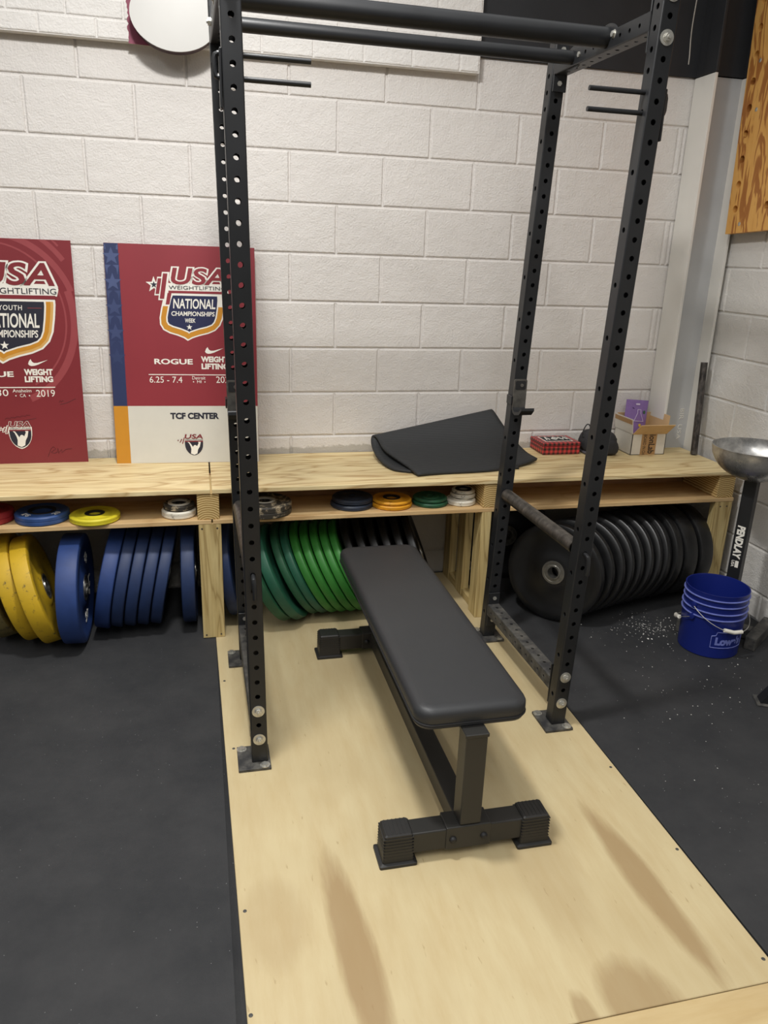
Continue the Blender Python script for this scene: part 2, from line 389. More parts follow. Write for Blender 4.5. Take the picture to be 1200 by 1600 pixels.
def star(cx, cz, r, rot=0.0, inner=0.40):
    return [(cx + (r if k % 2 == 0 else r * inner) * sin(rot + k * pi / 5), cz + (r if k % 2 == 0 else r * inner) * cos(rot + k * pi / 5)) for k in range(10)]

# ------------------------------------------------------------------ room shell
BL = 0.2032; Z0 = 0.737                                            # half-block module and the height of one bed joint
def blocks(x0, x1, rows, joint_fn, gap=0.0105, depth=0.0065, to=None, extra=()):
    """painted masonry: one mesh of bevelled faces; rows = [(z0,z1,r)]"""
    bm = bmesh.new(); to = to or (lambda x, y, z: Vector((x, y, z)))
    for (za, zb, r) in rows:
        js = sorted([j for j in joint_fn(r) if x0 < j < x1]); xs = [x0] + js + [x1]
        for a, b in zip(xs, xs[1:]):
            if b - a < 0.014: continue
            o = []
            for ins, y in ((0.0, depth), (gap * 0.32, depth), (gap * 0.5, depth * 0.35), (gap * 0.85, 0.0)):
                jit = 0.0006 if ins > 0 else 0
                o.append([bm.verts.new(to(x + random.uniform(-jit, jit), y, z + random.uniform(-jit, jit))) for x, z in ((a + ins, za + ins), (b - ins, za + ins), (b - ins, zb - ins), (a + ins, zb - ins))])
            for p, q in zip(o, o[1:]):
                for k in range(4): bm.faces.new((p[k], p[(k + 1) % 4], q[(k + 1) % 4], q[k]))
            bm.faces.new(o[-1])
    bmesh.ops.recalc_face_normals(bm, faces=bm.faces[:]); return bm
def rows_between(zlo, zhi):
    out = []; k = -4
    while Z0 + k * BL < zhi - 1e-4:
        a, b = max(zlo, Z0 + k * BL), min(zhi, Z0 + (k + 1) * BL)
        if b > zlo + 1e-4: out.append((a, b, k))
        k += 1
    return out
ZT = Z0 + 8 * BL
bw = blocks(-3.2, 2.07, rows_between(0, ZT), lambda r: [(2 * m + (0 if r % 2 else 1)) * BL for m in range(-9, 6)] + ([1.80] if r % 2 == 0 else []))
box(bw, (-0.565, 0.058, ZT / 2), (5.27, 0.1, ZT))
struct('wall_back', bw, M['wall'], 'white painted concrete block back wall')
wr = blocks(-5.0, 0.0, rows_between(0, ZT), lambda r: [-(0.17 if r % 2 else 0.378) - 0.4064 * m for m in range(-1, 13)], to=lambda x, y, z: Vector((2.07 + y, x, z)))
box(wr, (2.128, -2.5, ZT / 2), (0.1, 5.0, ZT))
struct('wall_right', wr, M['wall_r'], 'white painted concrete block side wall')
struct('wall_back_upper', B((-0.565, 0.04, ZT + 0.8), (5.27, 0.1, 1.6)), M['wall_black'], 'black painted upper wall')
struct('wall_right_upper', B((2.125, -2.5, ZT + 0.8), (0.1, 5.0, 1.6)), M['wall_black'], 'black painted upper side wall')
bf = bmesh.new()
for (xa, xb, ya, yb) in ((-3.2, -0.383, -5.2, 0.0), (0.865, 2.07, -5.2, 0.0)): box(bf, ((xa + xb) / 2, (ya + yb) / 2, -0.01), (xb - xa, yb - ya, 0.02))
box(bf, (-0.56, -2.6, -0.05), (5.3, 5.4, 0.055))
struct('floor', bf, M['rubber'], 'black rubber mat floor with pale flecks')

# white painted steel column in the corner
colm = bmesh.new(); zc = ZT - 0.004
box(colm, (1.849, -0.08, zc / 2), (0.014, 0.15, zc), 0.002); box(colm, (2.043, -0.08, zc / 2), (0.014, 0.15, zc), 0.002); box(colm, (1.946, -0.070, zc / 2), (0.19, 0.010, zc), mi=1)
text('BIR  USA', 0, 0, 0.16, 0.022, 0, 0.0, bm=colm, thick=0.0025, to=lambda x, y, z: Vector((1.985 + z, -0.075 + y, 0.86 - x)))
struct('trim_1', colm, [M['column'], M['column_web']], 'white painted steel corner column')
colb = bmesh.new(); zb = 1.5
box(colb, (1.849, -0.08, ZT + zb / 2), (0.014, 0.15, zb), 0.002); box(colb, (2.043, -0.08, ZT + zb / 2), (0.014, 0.15, zb), 0.002); box(colb, (1.946, -0.078, ZT + zb / 2), (0.19, 0.010, zb))
struct('trim_2', colb, M['wall_black'], 'black painted upper part of the steel column')
# white brick-faced strip high on the back wall
PB = 2.292; pr = [(PB + 0.0675 * k, PB + 0.0675 * (k + 1), k) for k in range(10)]
bp = blocks(-3.0, 0.795, pr, lambda r: [0.093 + 0.205 * m + (0.10 if r % 2 else 0.0) for m in range(-16, 5)], gap=0.009, depth=0.004, to=lambda x, y, z: Vector((x, y - 0.05, z)))
box(bp, (-1.1025, -0.0225, PB + 0.3375), (3.795, 0.045, 0.675))
struct('trim_3', bp, M['brick'], 'white painted brick facing on the upper wall')

# ------------------------------------------------------------------ plywood platform
def sheet(name, pts, mat, label):
    bm = bmesh.new(); a = [bm.verts.new((x, y, 0.0)) for x, y in pts]; b = [bm.verts.new((x, y, -0.018)) for x, y in pts]
    bm.faces.new(a); bm.faces.new(b[::-1])
    for i in range(4): bm.faces.new((a[i], b[i], b[(i + 1) % 4], a[(i + 1) % 4]))
    bmesh.ops.recalc_face_normals(bm, faces=bm.faces[:]); bmesh.ops.bevel(bm, geom=[e for e in bm.edges if abs(e.verts[0].co.z) < 1e-6 and abs(e.verts[1].co.z) < 1e-6], offset=0.0015, segments=1, affect='EDGES')
    o = obj(name, bm, mat); o.location.z = 0.0022
    return o
ply = sheet('plywood_sheet', [(-0.389, -0.012), (0.866, -0.012), (0.858, -2.434), (-0.358, -2.441)], M['platform'], None)
tag(ply, 'pale birch plywood floor sheet with brown streaks under the power rack', 'plywood')
ply2 = sheet('plywood_sheet', [(-0.358, -2.4435), (0.858, -2.4365), (0.852, -4.6), (-0.33, -4.6)], M['platform2'], None)
tag(ply2, 'narrow corner of a second plywood floor sheet beyond the seam, nearest the viewer', 'plywood')
for (x, y) in ((-0.345, -1.33), (-0.348, -2.0), (-0.352, -2.28), (0.845, -1.65), (0.847, -2.02), (0.843, -2.38), (0.846, -1.3), (-0.36, -0.9)):
    obj('screw', lathe([(0.0, 0.0008), (0.0045, 0.0008), (0.005, 0.0)], 12), M['steel_dusty'], ply, loc=(x, y, 0.0))

# ------------------------------------------------------------------ storage bench
TOP = 0.655
sb = thing('storage_bench', 'long knee-high pine plywood storage bench with an open shelf along the back wall', 'bench', (-0.4, -0.28, 0))
def pb(name, c, s, mat, bev=0.0015): return obj(name, B((c[0] + 0.4, c[1] + 0.28, c[2]), s, bev, 1), mat, sb)
pb('bench_top', (-1.62, -0.275, TOP - 0.009), (2.476, 0.54, 0.018), M['pine_top']); pb('bench_top', (0.822, -0.275, TOP - 0.009), (2.396, 0.54, 0.018), M['pine_top'])
pb('shelf_board', (-1.62, -0.275, 0.518), (2.476, 0.536, 0.018), M['pine_in']); pb('shelf_board', (0.822, -0.275, 0.518), (2.396, 0.536, 0.018), M['pine_in'])
pb('back_board', (-0.42, -0.25, 0.582), (4.86, 0.018, 0.109), M['pine_back'], 0.0)
def lblock(x, w): 
    o = obj('spacer_block', B((0, 0, 0), (w, 0.27, 0.109), 0.002, 1), M['endgrain'], sb, loc=(x + 0.4, -0.403 + 0.28, 0.582)); return o
lblock(-0.392, 0.086); lblock(0.815, 0.088); lblock(1.972, 0.088); lblock(-2.4, 0.088)
def leg(x, w, d, y, mat=None, h=0.509): return obj('leg', B((0, 0, 0), (w, d, h), 0.002, 1), mat or M['lumber'], sb, loc=(x + 0.4, y + 0.28, h / 2 + (0.0022 if x > -0.4 and x < 0.86 else 0)))
leg(-0.389, 0.089, 0.038, -0.523); leg(-0.389, 0.089, 0.038, -0.03); leg(-2.4, 0.089, 0.038, -0.523)
for y, w in ((-0.498, 0.044), (-0.26, 0.038), (-0.06, 0.038)): leg(0.80 if y > -0.4 else 0.79, w, 0.089, y)
obj('rail', B((0, 0, 0), (0.038, 0.36, 0.038), 0.002, 1), M['lumber_y'], sb, loc=(0.803 + 0.4, -0.27 + 0.28, 0.022))
leg(1.972, 0.092, 0.038, -0.523); leg(1.972, 0.089, 0.038, -0.20)
for (x, z) in ((-0.42, 0.49), (-0.36, 0.49), (-0.42, 0.016), (-0.36, 0.016), (1.955, 0.485), (1.99, 0.485), (0.80, 0.485)):
    obj('screw', lathe([(0.0, 0.0006), (0.004, 0.0006), (0.004, 0)], 10, 'y'), M['iron'], sb, loc=(x + 0.4, -0.5424 + 0.28, z))

# ------------------------------------------------------------------ oval sign on the brick
ov = thing('oval_sign', 'blank white oval wall sign mounted on white brick above the left poster', 'sign', (-0.44, -0.05, 2.374))
def oval(rx, rz, y0, y1, n=56): return prism([(rx * cos(2 * pi * k / n), rz * sin(2 * pi * k / n)) for k in range(n)], y0, y1)
obj('sign_body', oval(0.157, 0.115, -0.064, 0.0), M['dark_side'], ov, label='dark edge of the sign')
obj('sign_face', oval(0.160, 0.118, -0.071, -0.064), M['sign_white'], ov)
jag = [(-0.172, -0.09)]
random.seed(3)
for k in range(22):
    z = -0.088 + 0.009 * k; jag.append((-0.172 + random.uniform(-0.004, 0.004), z))
jag += [(-0.05, 0.10), (-0.05, -0.092), (-0.12, -0.0915)]
obj('bare_paint_patch', prism(jag, -0.0006, 0.0002), M['maroon_paint'], ov, label='ragged maroon patch of old paint left around the sign')
# hanging cord
tag(obj('cord', tube([(1.69 + 0.004 * sin(k * 0.7), -0.17 - 0.002 * cos(k), 2.72 - 0.029 * k) for k in range(13)], 0.0022, 6), M['cord'], smooth=True), 'thin pale cord hanging down the black upper wall beside the steel column', 'cord')

# ------------------------------------------------------------------ climbing peg board on the right wall
pg = thing('climbing_peg_board', 'orange-grained plywood climbing board with drilled holes high on the right wall', 'climbing board', (2.034, -0.751, 1.723))
def pegboard():
    # board in local (a = -y, z): width 1.2, height 1.2, 16-gon holes on a grid
    bm = bmesh.new(); zs = [0.104 + 0.104 * k for k in range(11)]; ys = [0.047, 0.255, 0.463, 0.671, 0.879, 1.087]
    def hole_at(i, k): return True
    W_, H_ = 1.20, 1.25; n = 16; r = 0.0165
    yb = [0.0] + [(a + b) / 2 for a, b in zip(ys, ys[1:])] + [W_]; zb = [0.0] + [(a + b) / 2 for a, b in zip(zs, zs[1:])] + [H_]
    P = lambda a, z, dpt: Vector((-0.036 + dpt, 0.566 - a, z))
    for i in range(len(ys)):
        for k in range(len(zs)):
            a0, a1, z0, z1 = yb[i], yb[i + 1], zb[k], zb[k + 1]
            if not hole_at(i, k):
                bm.faces.new([bm.verts.new(P(*q, 0)) for q in ((a0, z0), (a1, z0), (a1, z1), (a0, z1))]); continue
            cy, cz = ys[i], zs[k]; ring = []; bnd = []; inn = []
            for j in range(n):
                th = 2 * pi * j / n; c_, s_ = cos(th), sin(th); m_ = max(abs(c_), abs(s_)); sx, sz = c_ / m_, s_ / m_
                ring.append(bm.verts.new(P(cy + r * c_, cz + r * s_, 0))); inn.append(bm.verts.new(P(cy + r * c_, cz + r * s_, 0.03)))
                ba = cy + sx * ((a1 - cy) if sx > 0 else (cy - a0)); bz = cz + sz * ((z1 - cz) if sz > 0 else (cz - z0)); bnd.append(bm.verts.new(P(ba, bz, 0)))
            for j in range(n):
                q = (j + 1) % n; bm.faces.new((ring[j], ring[q], bnd[q], bnd[j])); bm.faces.new((ring[j], inn[j], inn[q], ring[q]))
            bm.faces.new(inn)
    bmesh.ops.remove_doubles(bm, verts=bm.verts[:], dist=1e-5)
    for (c, s) in (((-0.018, 0.5655, H_ / 2), (0.035, 0.0012, H_)), ((-0.018, -0.6335, H_ / 2), (0.035, 0.0012, H_)), ((-0.018, -0.034, 0.0006), (0.035, 1.2, 0.0012)), ((-0.0022, -0.034, H_ / 2), (0.003, 1.2, H_))): box(bm, c, s)
    bmesh.ops.recalc_face_normals(bm, faces=bm.faces[:]); return bm
pg.rotation_euler = (R(-2.5), 0, 0)
obj('board', pegboard(), M['fir'], pg)
for yy in (0.30, -0.30): obj('mounting_strip', B((0.0175, yy, 0.62), (0.034, 0.06, 1.16)), M['lumber'], pg)
for (a, z) in ((0.09, 0.038), (0.095, 0.505), (0.075, 0.70), (0.42, 0.05), (0.8, 0.05)):
    obj('screw', lathe([(0.0, -0.0025), (0.005, -0.002), (0.009, 0)], 12, 'x'), M['zinc'], pg, loc=(-0.036, 0.566 - a, z))

# ------------------------------------------------------------------ posters leaning on the wall
CHAIN = [(0.118, 0.745 - 0.526), (0.128, 0.174), (0.131, 0.134), (0.1315, 0.094), (0.125, 0.066), (0.108, 0.044), (0.080, 0.0305), (0.045, 0.021), (0.018, 0.011), (0.0, 0.0)]
def shield(tipx, tipz, sc, top, d=0.0, sh=0.2, ref=None):
    """italic shield: half outline CHAIN (dx, z above tip) scaled by sc, inset by d, cut flat at height top; tip at (tipx, tipz)"""
    P_ = [Vector((x * sc, z * sc)) for x, z in CHAIN]; Q = []
    for i, p in enumerate(P_):
        if i == len(P_) - 1: Q.append(Vector((0.0, p.y - d * 1.12))); continue
        t = (P_[min(i + 1, len(P_) - 1)] - P_[max(i - 1, 0)]).normalized(); n = Vector((t.y, -t.x)); Q.append(p - n * d)
    Q = [q for q in Q if q.x > 1e-5 or q is Q[-1]]
    pts = []
    for p, q in zip(Q, Q[1:]):
        if p.y > top - tipz and q.y < top - tipz: pts.append(p.lerp(q, (p.y - (top - tipz)) / (p.y - q.y)))
        if q.y < top - tipz: pts.append(q)
    X = lambda x, z: (tipx + x + sh * z, tipz + z)
    return [X(p.x, p.y) for p in pts] + [X(-p.x, p.y) for p in pts[:-1]][::-1]
def badge(cx, zt, hw, tip):
    """rounded pointed badge used by the small emblems"""
    c = [(1.0, 1.0), (1.0, 0.82), (0.97, 0.62), (0.87, 0.42), (0.70, 0.25), (0.48, 0.12), (0.22, 0.035), (0.0, 0.0)]
    r = [(cx + x * hw, tip + z * (zt - tip)) for x, z in c]; return r + [(2 * cx - x, z) for x, z in r[:-1]][::-1]
def off(k): return -0.0005 * k
class Sign:
    def __init__(s, t): s.t = t
    def poly(s, name, poly, mat, k): return obj(name, prism(poly, off(k), off(k) + 0.0006), mat, s.t)
    def polys(s, name, ps, mat, k):
        bm = bmesh.new()
        for p in ps:
            e = -2.5e-5 * ps.index(p); prism(p, off(k) + e, off(k) + 0.0006 + e, bm)
        return obj(name, bm, mat, s.t)
    def txt(s, name, items, mat, k):
        for it in items:
            bm = bmesh.new(); kw = it[5] if len(it) > 5 else {}
            text(it[0], it[1], it[2], it[3], it[4], y=off(k) + 0.00005, thick=0.0003, bm=bm, **kw)
            obj(name, bm, mat, s.t)
rect = lambda a, b, c, d: [(a, b), (c, b), (c, d), (a, d)]
def sheared(x0, z0, x1, z1, sh): return [(x0, z0), (x1, z0), (x1 + sh, z1), (x0 + sh, z1)]
def lean(t, p_bl, p_br, p_tl):
    ex = (Vector(p_br) - Vector(p_bl)).normalized(); ez = (Vector(p_tl) - Vector(p_bl)); ez = (ez - ex * ez.dot(ex)).normalized(); ey = ez.cross(ex)
    t.matrix_world = Matrix.Translation(p_bl) @ Matrix((ex, ey, ez)).transposed().to_4x4()
def swoosh(x0, z0, w, h):
    P_ = [(0.0, 0.32), (0.06, 0.72), (0.14, 0.98), (0.20, 0.62), (0.30, 0.44), (0.46, 0.45), (1.0, 0.86), (0.50, 0.20), (0.30, 0.03), (0.15, 0.0), (0.05, 0.10)]
    return [(x0 + a * w, z0 + b * h) for a, b in P_]
def small_emblem(S, x0, x1, ztop, ztip, main, white_back):
    w = x1 - x0; h = ztop - ztip; X = lambda a: x0 + a * w; Z = lambda b: ztip + b * h
    cx = X(0.50)
    if white_back:
        S.polys('emblem_outline', [badge(cx, Z(0.79), w * 0.525, Z(-0.035))] + [sheared(X(-0.30 + 0.13 * k), Z(0.60 - 0.06 * k), X(-0.18 + 0.13 * k), Z(0.80 + 0.06 * k), 0.10 * w) for k in range(2)] + [star(X(-0.33), Z(0.72), w * 0.13)], M['white_print'], 2)
        S.txt('emblem_outline', [('USA', X(0.02), Z(0.79), X(0.98), Z(1.0), dict(off=0.055, base=0.02, shear=0.15))], M['white_print'], 2)
    S.polys('emblem_shield', [badge(cx, Z(0.66), w * 0.48, Z(0.01))], M['navy_dark'], 3)
    S.polys('emblem_bar', [rect(X(0.02), Z(0.64), X(0.98), Z(0.695))] + [sheared(X(-0.26 + 0.13 * k), Z(0.62 - 0.06 * k), X(-0.21 + 0.13 * k), Z(0.78 + 0.06 * k), 0.10 * w) for k in range(2)] + [star(X(-0.33), Z(0.72), w * 0.05)], main, 4)
    S.txt('lettering', [('USA', X(0.02), Z(0.79), X(0.98), Z(1.0), dict(off=0.02, shear=0.15))], main, 4)
    S.txt('lettering', [('WEIGHTLIFTING', X(0.03), Z(0.715), X(0.97), Z(0.765))], M['navy_dark'], 4)
    # lifter with raised arms
    body = [(0.32, 0.10), (0.50, 0.035), (0.66, 0.10), (0.70, 0.28), (0.80, 0.42), (0.86, 0.64), (0.72, 0.65), (0.74, 0.58), (0.66, 0.44), (0.62, 0.47), (0.55, 0.50), (0.48, 0.47), (0.44, 0.40), (0.34, 0.54), (0.26, 0.63), (0.16, 0.645), (0.24, 0.58), (0.32, 0.42), (0.35, 0.30)]
    S.poly('lifter_figure', [(X(a), Z(b)) for a, b in body], M['white_print'], 4)

# --- poster with the white lower panel
p2 = thing('poster_board', 'maroon poster board with blue star stripe and white lower panel behind the left upright', 'poster')
S = Sign(p2)
obj('board', B((0.305, 0.002, 0.457), (0.61, 0.004, 0.914)), M['maroon'], p2)
S.poly('lower_panel', rect(0.059, 0.0005, 0.6095, 0.249), M['sign_panel'], 1)
S.poly('side_stripe', rect(0.0005, 0.249, 0.057, 0.9135), M['stripe_blue'], 1)
S.poly('gold_block', rect(0.0005, 0.0005, 0.059, 0.249), M['gold'], 1)
for nm, ks in (('star_blue', (0, 1)), ('star_blue2', (2, 3)), ('star_blue3', (4,))):
    ps = []
    for k in ks:
        z = 0.862 - 0.102 * k; ps.append(star(0.028, z, 0.036, 0, 0.42))
        ps += [[(0.001, z + 0.068), (0.025, z + 0.068), (0.012, z + 0.055), (0.008, z + 0.03)] if z + 0.068 < 0.912 else [(0.001, 0.91), (0.006, 0.905), (0.008, 0.89), (0.002, 0.888)], [(0.0565, z + 0.068), (0.032, z + 0.068), (0.045, z + 0.055), (0.049, z + 0.03)] if z + 0.068 < 0.912 else [(0.0565, 0.91), (0.05, 0.905), (0.048, 0.89), (0.056, 0.888)]]
    S.polys('stripe_star', ps, M[nm], 2)
S.polys('emblem_outline', [shield(0.321, 0.526, 1.0, 0.738), [(0.242, 0.718), (0.498, 0.718), (0.492, 0.762), (0.246, 0.762)]] +
        [sheared(0.192, 0.711, 0.218, 0.786, 0.015), sheared(0.207, 0.692, 0.238, 0.806, 0.020), star(0.192, 0.754, 0.034)], M['white_print'], 1)
S.txt('emblem_outline', [('USA', 0.262, 0.757, 0.492, 0.825, dict(off=0.075, base=0.02, shear=0.16))], M['white_print'], 1)
S.polys('emblem_gold', [shield(0.321, 0.526, 1.0, 0.668, -0.006)], M['gold'], 2)
S.polys('emblem_inner_line', [shield(0.321, 0.526, 1.0, 0.718, -0.027)], M['white_print'], 3)
S.polys('emblem_field', [shield(0.321, 0.526, 1.0, 0.712, -0.033)], M['navy'], 4)
S.polys('emblem_bar', [rect(0.250, 0.7215, 0.490, 0.7315), sheared(0.236, 0.675, 0.252, 0.722, 0.010), sheared(0.197, 0.717, 0.2115, 0.780, 0.012), sheared(0.213, 0.698, 0.231, 0.800, 0.018)], M['maroon'], 3)
S.polys('emblem_star', [star(0.192, 0.754, 0.015)], M['navy_dark'], 3)
S.txt('lettering', [('USA', 0.262, 0.757, 0.492, 0.825, dict(off=0.02, shear=0.16))], M['maroon'], 4)
S.txt('lettering', [('WEIGHTLIFTING', 0.252, 0.737, 0.486, 0.752)], M['navy_dark'], 4)
S.txt('lettering', [('NATIONAL', 0.266, 0.659, 0.441, 0.700, dict(off=0.02, shear=0.12)), ('CHAMPIONSHIPS', 0.258, 0.629, 0.437, 0.648, dict(off=0.02, shear=0.12)), ('WEEK', 0.313, 0.602, 0.356, 0.619, dict(off=0.02, shear=0.12))], M['white_print'], 6)
S.polys('emblem_star', [star(0.330, 0.583, 0.013)], M['white_print'], 6)
S.polys('swoosh_mark', [swoosh(0.391, 0.473, 0.079, 0.029)], M['white_print'], 1)
S.txt('lettering', [('ROGUE', 0.178, 0.427, 0.338, 0.450, dict(off=0.03)), ('WEIGHT', 0.373, 0.437, 0.487, 0.462, dict(off=0.05)), ('LIFTING', 0.374, 0.407, 0.489, 0.432, dict(off=0.05)),
      ('6.25 - 7.4', 0.155, 0.349, 0.291, 0.375), ('Detroit', 0.333, 0.363, 0.389, 0.377), ('MI', 0.353, 0.348, 0.371, 0.359), ('2020', 0.434, 0.349, 0.508, 0.377)], M['white_print'], 1)
S.polys('printed_rule', [rect(0.152, 0.3815, 0.510, 0.385), star(0.338, 0.353, 0.004), star(0.386, 0.353, 0.004)], M['white_print'], 1)
S.txt('lettering', [('TCF CENTER', 0.234, 0.192, 0.441, 0.220, dict(off=0.05))], M['navy_dark'], 2)
small_emblem(S, 0.289, 0.370, 0.126, 0.031, M['maroon1'], False)
lean(p2, (-0.770, -0.107, TOP), (-0.163, -0.138, TOP), (-0.764, -0.018, 1.563))

# --- poster cut by the picture's left edge
p1 = thing('poster_board', 'deep maroon poster board with pale swirl rings, leaning on the wall at far left', 'poster')
S = Sign(p1)
obj('board', B((0.305, 0.002, 0.4575), (0.61, 0.004, 0.915)), M['maroon1'], p1)
def ring_arc(cxr, czr, rx, rz, w, a0, a1, n=40):
    out = []; inn = []
    for k in range(n + 1):
        a = R(a0 + (a1 - a0) * k / n)
        for lst, d in ((out, w / 2), (inn, -w / 2)): lst.append((min(0.609, max(0.001, cxr + (rx + d) * cos(a))), min(0.914, max(0.001, czr + (rz + d) * sin(a)))))
    return out + inn[::-1]
arcs = []
for (rx, rz, w, a0, a1) in ((0.268, 0.300, 0.007, -62, 150), (0.300, 0.345, 0.028, -70, 20), (0.315, 0.335, 0.024, 20, 150), (0.350, 0.385, 0.020, 38, 142), (0.362, 0.420, 0.008, 44, 140), (0.40, 0.44, 0.020, 55, 130)):
    arcs.append(ring_arc(0.30, 0.60, rx, rz, w, a0, a1))
bm = bmesh.new()
for i, p in enumerate(arcs):
    n = len(p) // 2
    for k in range(n - 1):
        q = [p[k], p[k + 1], p[2 * n - 2 - k], p[2 * n - 1 - k]]
        ar = sum(q[i2][0] * q[(i2 + 1) % 4][1] - q[(i2 + 1) % 4][0] * q[i2][1] for i2 in range(4))
        if abs(ar) > 1e-7: bm.faces.new([bm.verts.new((x, -0.0004 - 0.00001 * i, z)) for x, z in q])
bmesh.ops.recalc_face_normals(bm, faces=bm.faces[:])
obj('swirl_rings', bm, M['maroon_lite'], p1)
S.polys('emblem_outline', [shield(0.308, 0.421, 1.38, 0.70), [(0.230, 0.698), (0.541, 0.694), (0.549, 0.722), (0.543, 0.742), (0.236, 0.742)]], M['white_print'], 2)
S.txt('emblem_outline', [('USA', 0.244, 0.735, 0.537, 0.825, dict(off=0.075, base=0.02, shear=0.16))], M['white_print'], 2)
S.polys('emblem_gold', [shield(0.308, 0.421, 1.38, 0.673, -0.008)], M['gold_lite'], 3)
S.polys('emblem_gold', [shield(0.308, 0.421, 1.38, 0.673, -0.019)], M['gold'], 4)
S.polys('emblem_inner_line', [shield(0.308, 0.421, 1.38, 0.678, -0.036)], M['white_print'], 5)
S.polys('emblem_field', [shield(0.308, 0.421, 1.38, 0.672, -0.043)], M['navy_dark'], 6)
S.polys('emblem_bar', [rect(0.236, 0.682, 0.535, 0.697)], M['maroon1'], 5)
S.txt('lettering', [('USA', 0.244, 0.735, 0.537, 0.825, dict(off=0.02, shear=0.16))], M['maroon1'], 5)
S.txt('lettering', [('WEIGHTLIFTING', 0.255, 0.702, 0.540, 0.725)], M['navy_dark'], 5)
S.txt('lettering', [('YOUTH', 0.314, 0.637, 0.404, 0.657, dict(off=0.01, shear=0.08, spacing=1.15)), ('NATIONAL', 0.258, 0.567, 0.464, 0.625, dict(off=0.02, shear=0.12)), ('CHAMPIONSHIPS', 0.243, 0.528, 0.456, 0.558, dict(off=0.02, shear=0.12))], M['white_print'], 8)
S.polys('emblem_star', [star(0.323, 0.496, 0.018)], M['white_print'], 8)
S.polys('printed_rule', [rect(0.425, 0.6455, 0.478, 0.6475)], M['maroon_lite'], 8)
S.polys('swoosh_mark', [swoosh(0.405, 0.412, 0.077, 0.029)], M['white_print'], 2)
S.txt('lettering', [('ROGUE', 0.165, 0.367, 0.345, 0.390, dict(off=0.03)), ('WEIGHT', 0.386, 0.374, 0.498, 0.400, dict(off=0.05)), ('LIFTING', 0.386, 0.345, 0.497, 0.370, dict(off=0.05)),
      ('30', 0.272, 0.288, 0.317, 0.316), ('Anaheim', 0.334, 0.303, 0.407, 0.317), ('CA', 0.361, 0.283, 0.384, 0.297), ('2019', 0.425, 0.284, 0.499, 0.313)], M['white_print'], 2)
S.polys('printed_rule', [rect(0.12, 0.3215, 0.502, 0.3255), star(0.345, 0.289, 0.004), star(0.398, 0.289, 0.004)], M['white_print'], 2)
small_emblem(S, 0.303, 0.392, 0.181, 0.067, M['maroon1'], True)
def scribble(pts, r=0.0009):
    return tube([(x, -0.0006, z) for x, z in pts], r, 5)
random.seed(11)
sg1 = [(0.292 + 0.004 * k, 0.188 + 0.010 * ((k * 7) % 5) / 5 + 0.0006 * k) for k in range(26)]
bmk = scribble(sg1, 0.0005); join(bmk, scribble([(0.33, 0.176), (0.37, 0.185), (0.415, 0.193)], 0.0006)); obj('marker_signature', bmk, M['ink'], p1)
bmk = scribble([(0.448, 0.026), (0.462, 0.060), (0.472, 0.070), (0.482, 0.060), (0.462, 0.046), (0.474, 0.040), (0.487, 0.046), (0.490, 0.062), (0.492, 0.040), (0.498, 0.050), (0.506, 0.058), (0.505, 0.042), (0.520, 0.056), (0.548, 0.060)], 0.0006); obj('marker_signature', bmk, M['ink'], p1)
bmk = scribble([(0.512, 0.259), (0.518, 0.268), (0.521, 0.260), (0.527, 0.267), (0.532, 0.265)], 0.0007); join(bmk, scribble([(0.515, 0.250), (0.545, 0.258), (0.58, 0.275)], 0.0007)); obj('marker_signature', bmk, M['ink'], p1)
lean(p1, (-1.503, -0.064, TOP), (-0.893, -0.064, TOP), (-1.503, 0.021 - 0.028, 1.567))

# ------------------------------------------------------------------ power rack
def perforated(w, L, holes, r=0.0078, cr=0.004, n=16):
    """square tube along z, centred on the axis; holes = {'F':[z..],'B':..,'L':..,'R':..}"""
    bm = bmesh.new(); h = w / 2; fw = h - cr
    def face(side, zs):
        def P(a, z, d=0.0):
            return {'F': Vector((a, -h + d, z)), 'B': Vector((-a, h - d, z)), 'L': Vector((-h + d, -a, z)), 'R': Vector((h - d, a, z))}[side]
        z = 0.0; ch = 0.0225
        def quad(za, zb):
            if zb - za > 1e-5: bm.faces.new([bm.verts.new(P(a, q)) for a, q in ((-fw, za), (fw, za), (fw, zb), (-fw, zb))])
        for hz in sorted(zs):
            za, zb = hz - ch, hz + ch
            if za < z or zb > L: continue
            quad(z, za); ring = []; bnd = []; inn = []
            for j in range(n):
                th = 2 * pi * j / n; c_, s_ = cos(th), sin(th); m_ = max(abs(c_), abs(s_))
                ring.append(bm.verts.new(P(r * c_, hz + r * s_))); inn.append(bm.verts.new(P(r * c_, hz + r * s_, 0.003))); bnd.append(bm.verts.new(P(c_ / m_ * fw, hz + s_ / m_ * ch)))
            for j in range(n):
                q = (j + 1) % n; bm.faces.new((ring[j], ring[q], bnd[q], bnd[j])); bm.faces.new((ring[j], inn[j], inn[q], ring[q]))
            z = zb
        quad(z, L)
    for s_ in 'FBLR': face(s_, holes.get(s_, []))
    for (sx, sy, a0) in ((1, -1, -90), (1, 1, 0), (-1, 1, 90), (-1, -1, 180)):
        pts = [(sx * fw + cr * cos(R(a0 + 22.5 * k)), sy * fw + cr * sin(R(a0 + 22.5 * k))) for k in range(5)]
        for p, q in zip(pts, pts[1:]): bm.faces.new([bm.verts.new(v) for v in ((p[0], p[1], 0), (q[0], q[1], 0), (q[0], q[1], L), (p[0], p[1], L))])
    capp = [(x, y) for x, y in rrect(-h, -h, h, h, cr, 4)]
    bm.faces.new([bm.verts.new((x, y, L)) for x, y in capp])
    bmesh.ops.remove_doubles(bm, verts=bm.verts[:], dist=1e-5); bmesh.ops.recalc_face_normals(bm, faces=bm.faces[:]); return bm
I2 = 0.0508; ZH = 0.0945                                # hole pitch and height of the lowest bolt hole above the rack's feet line
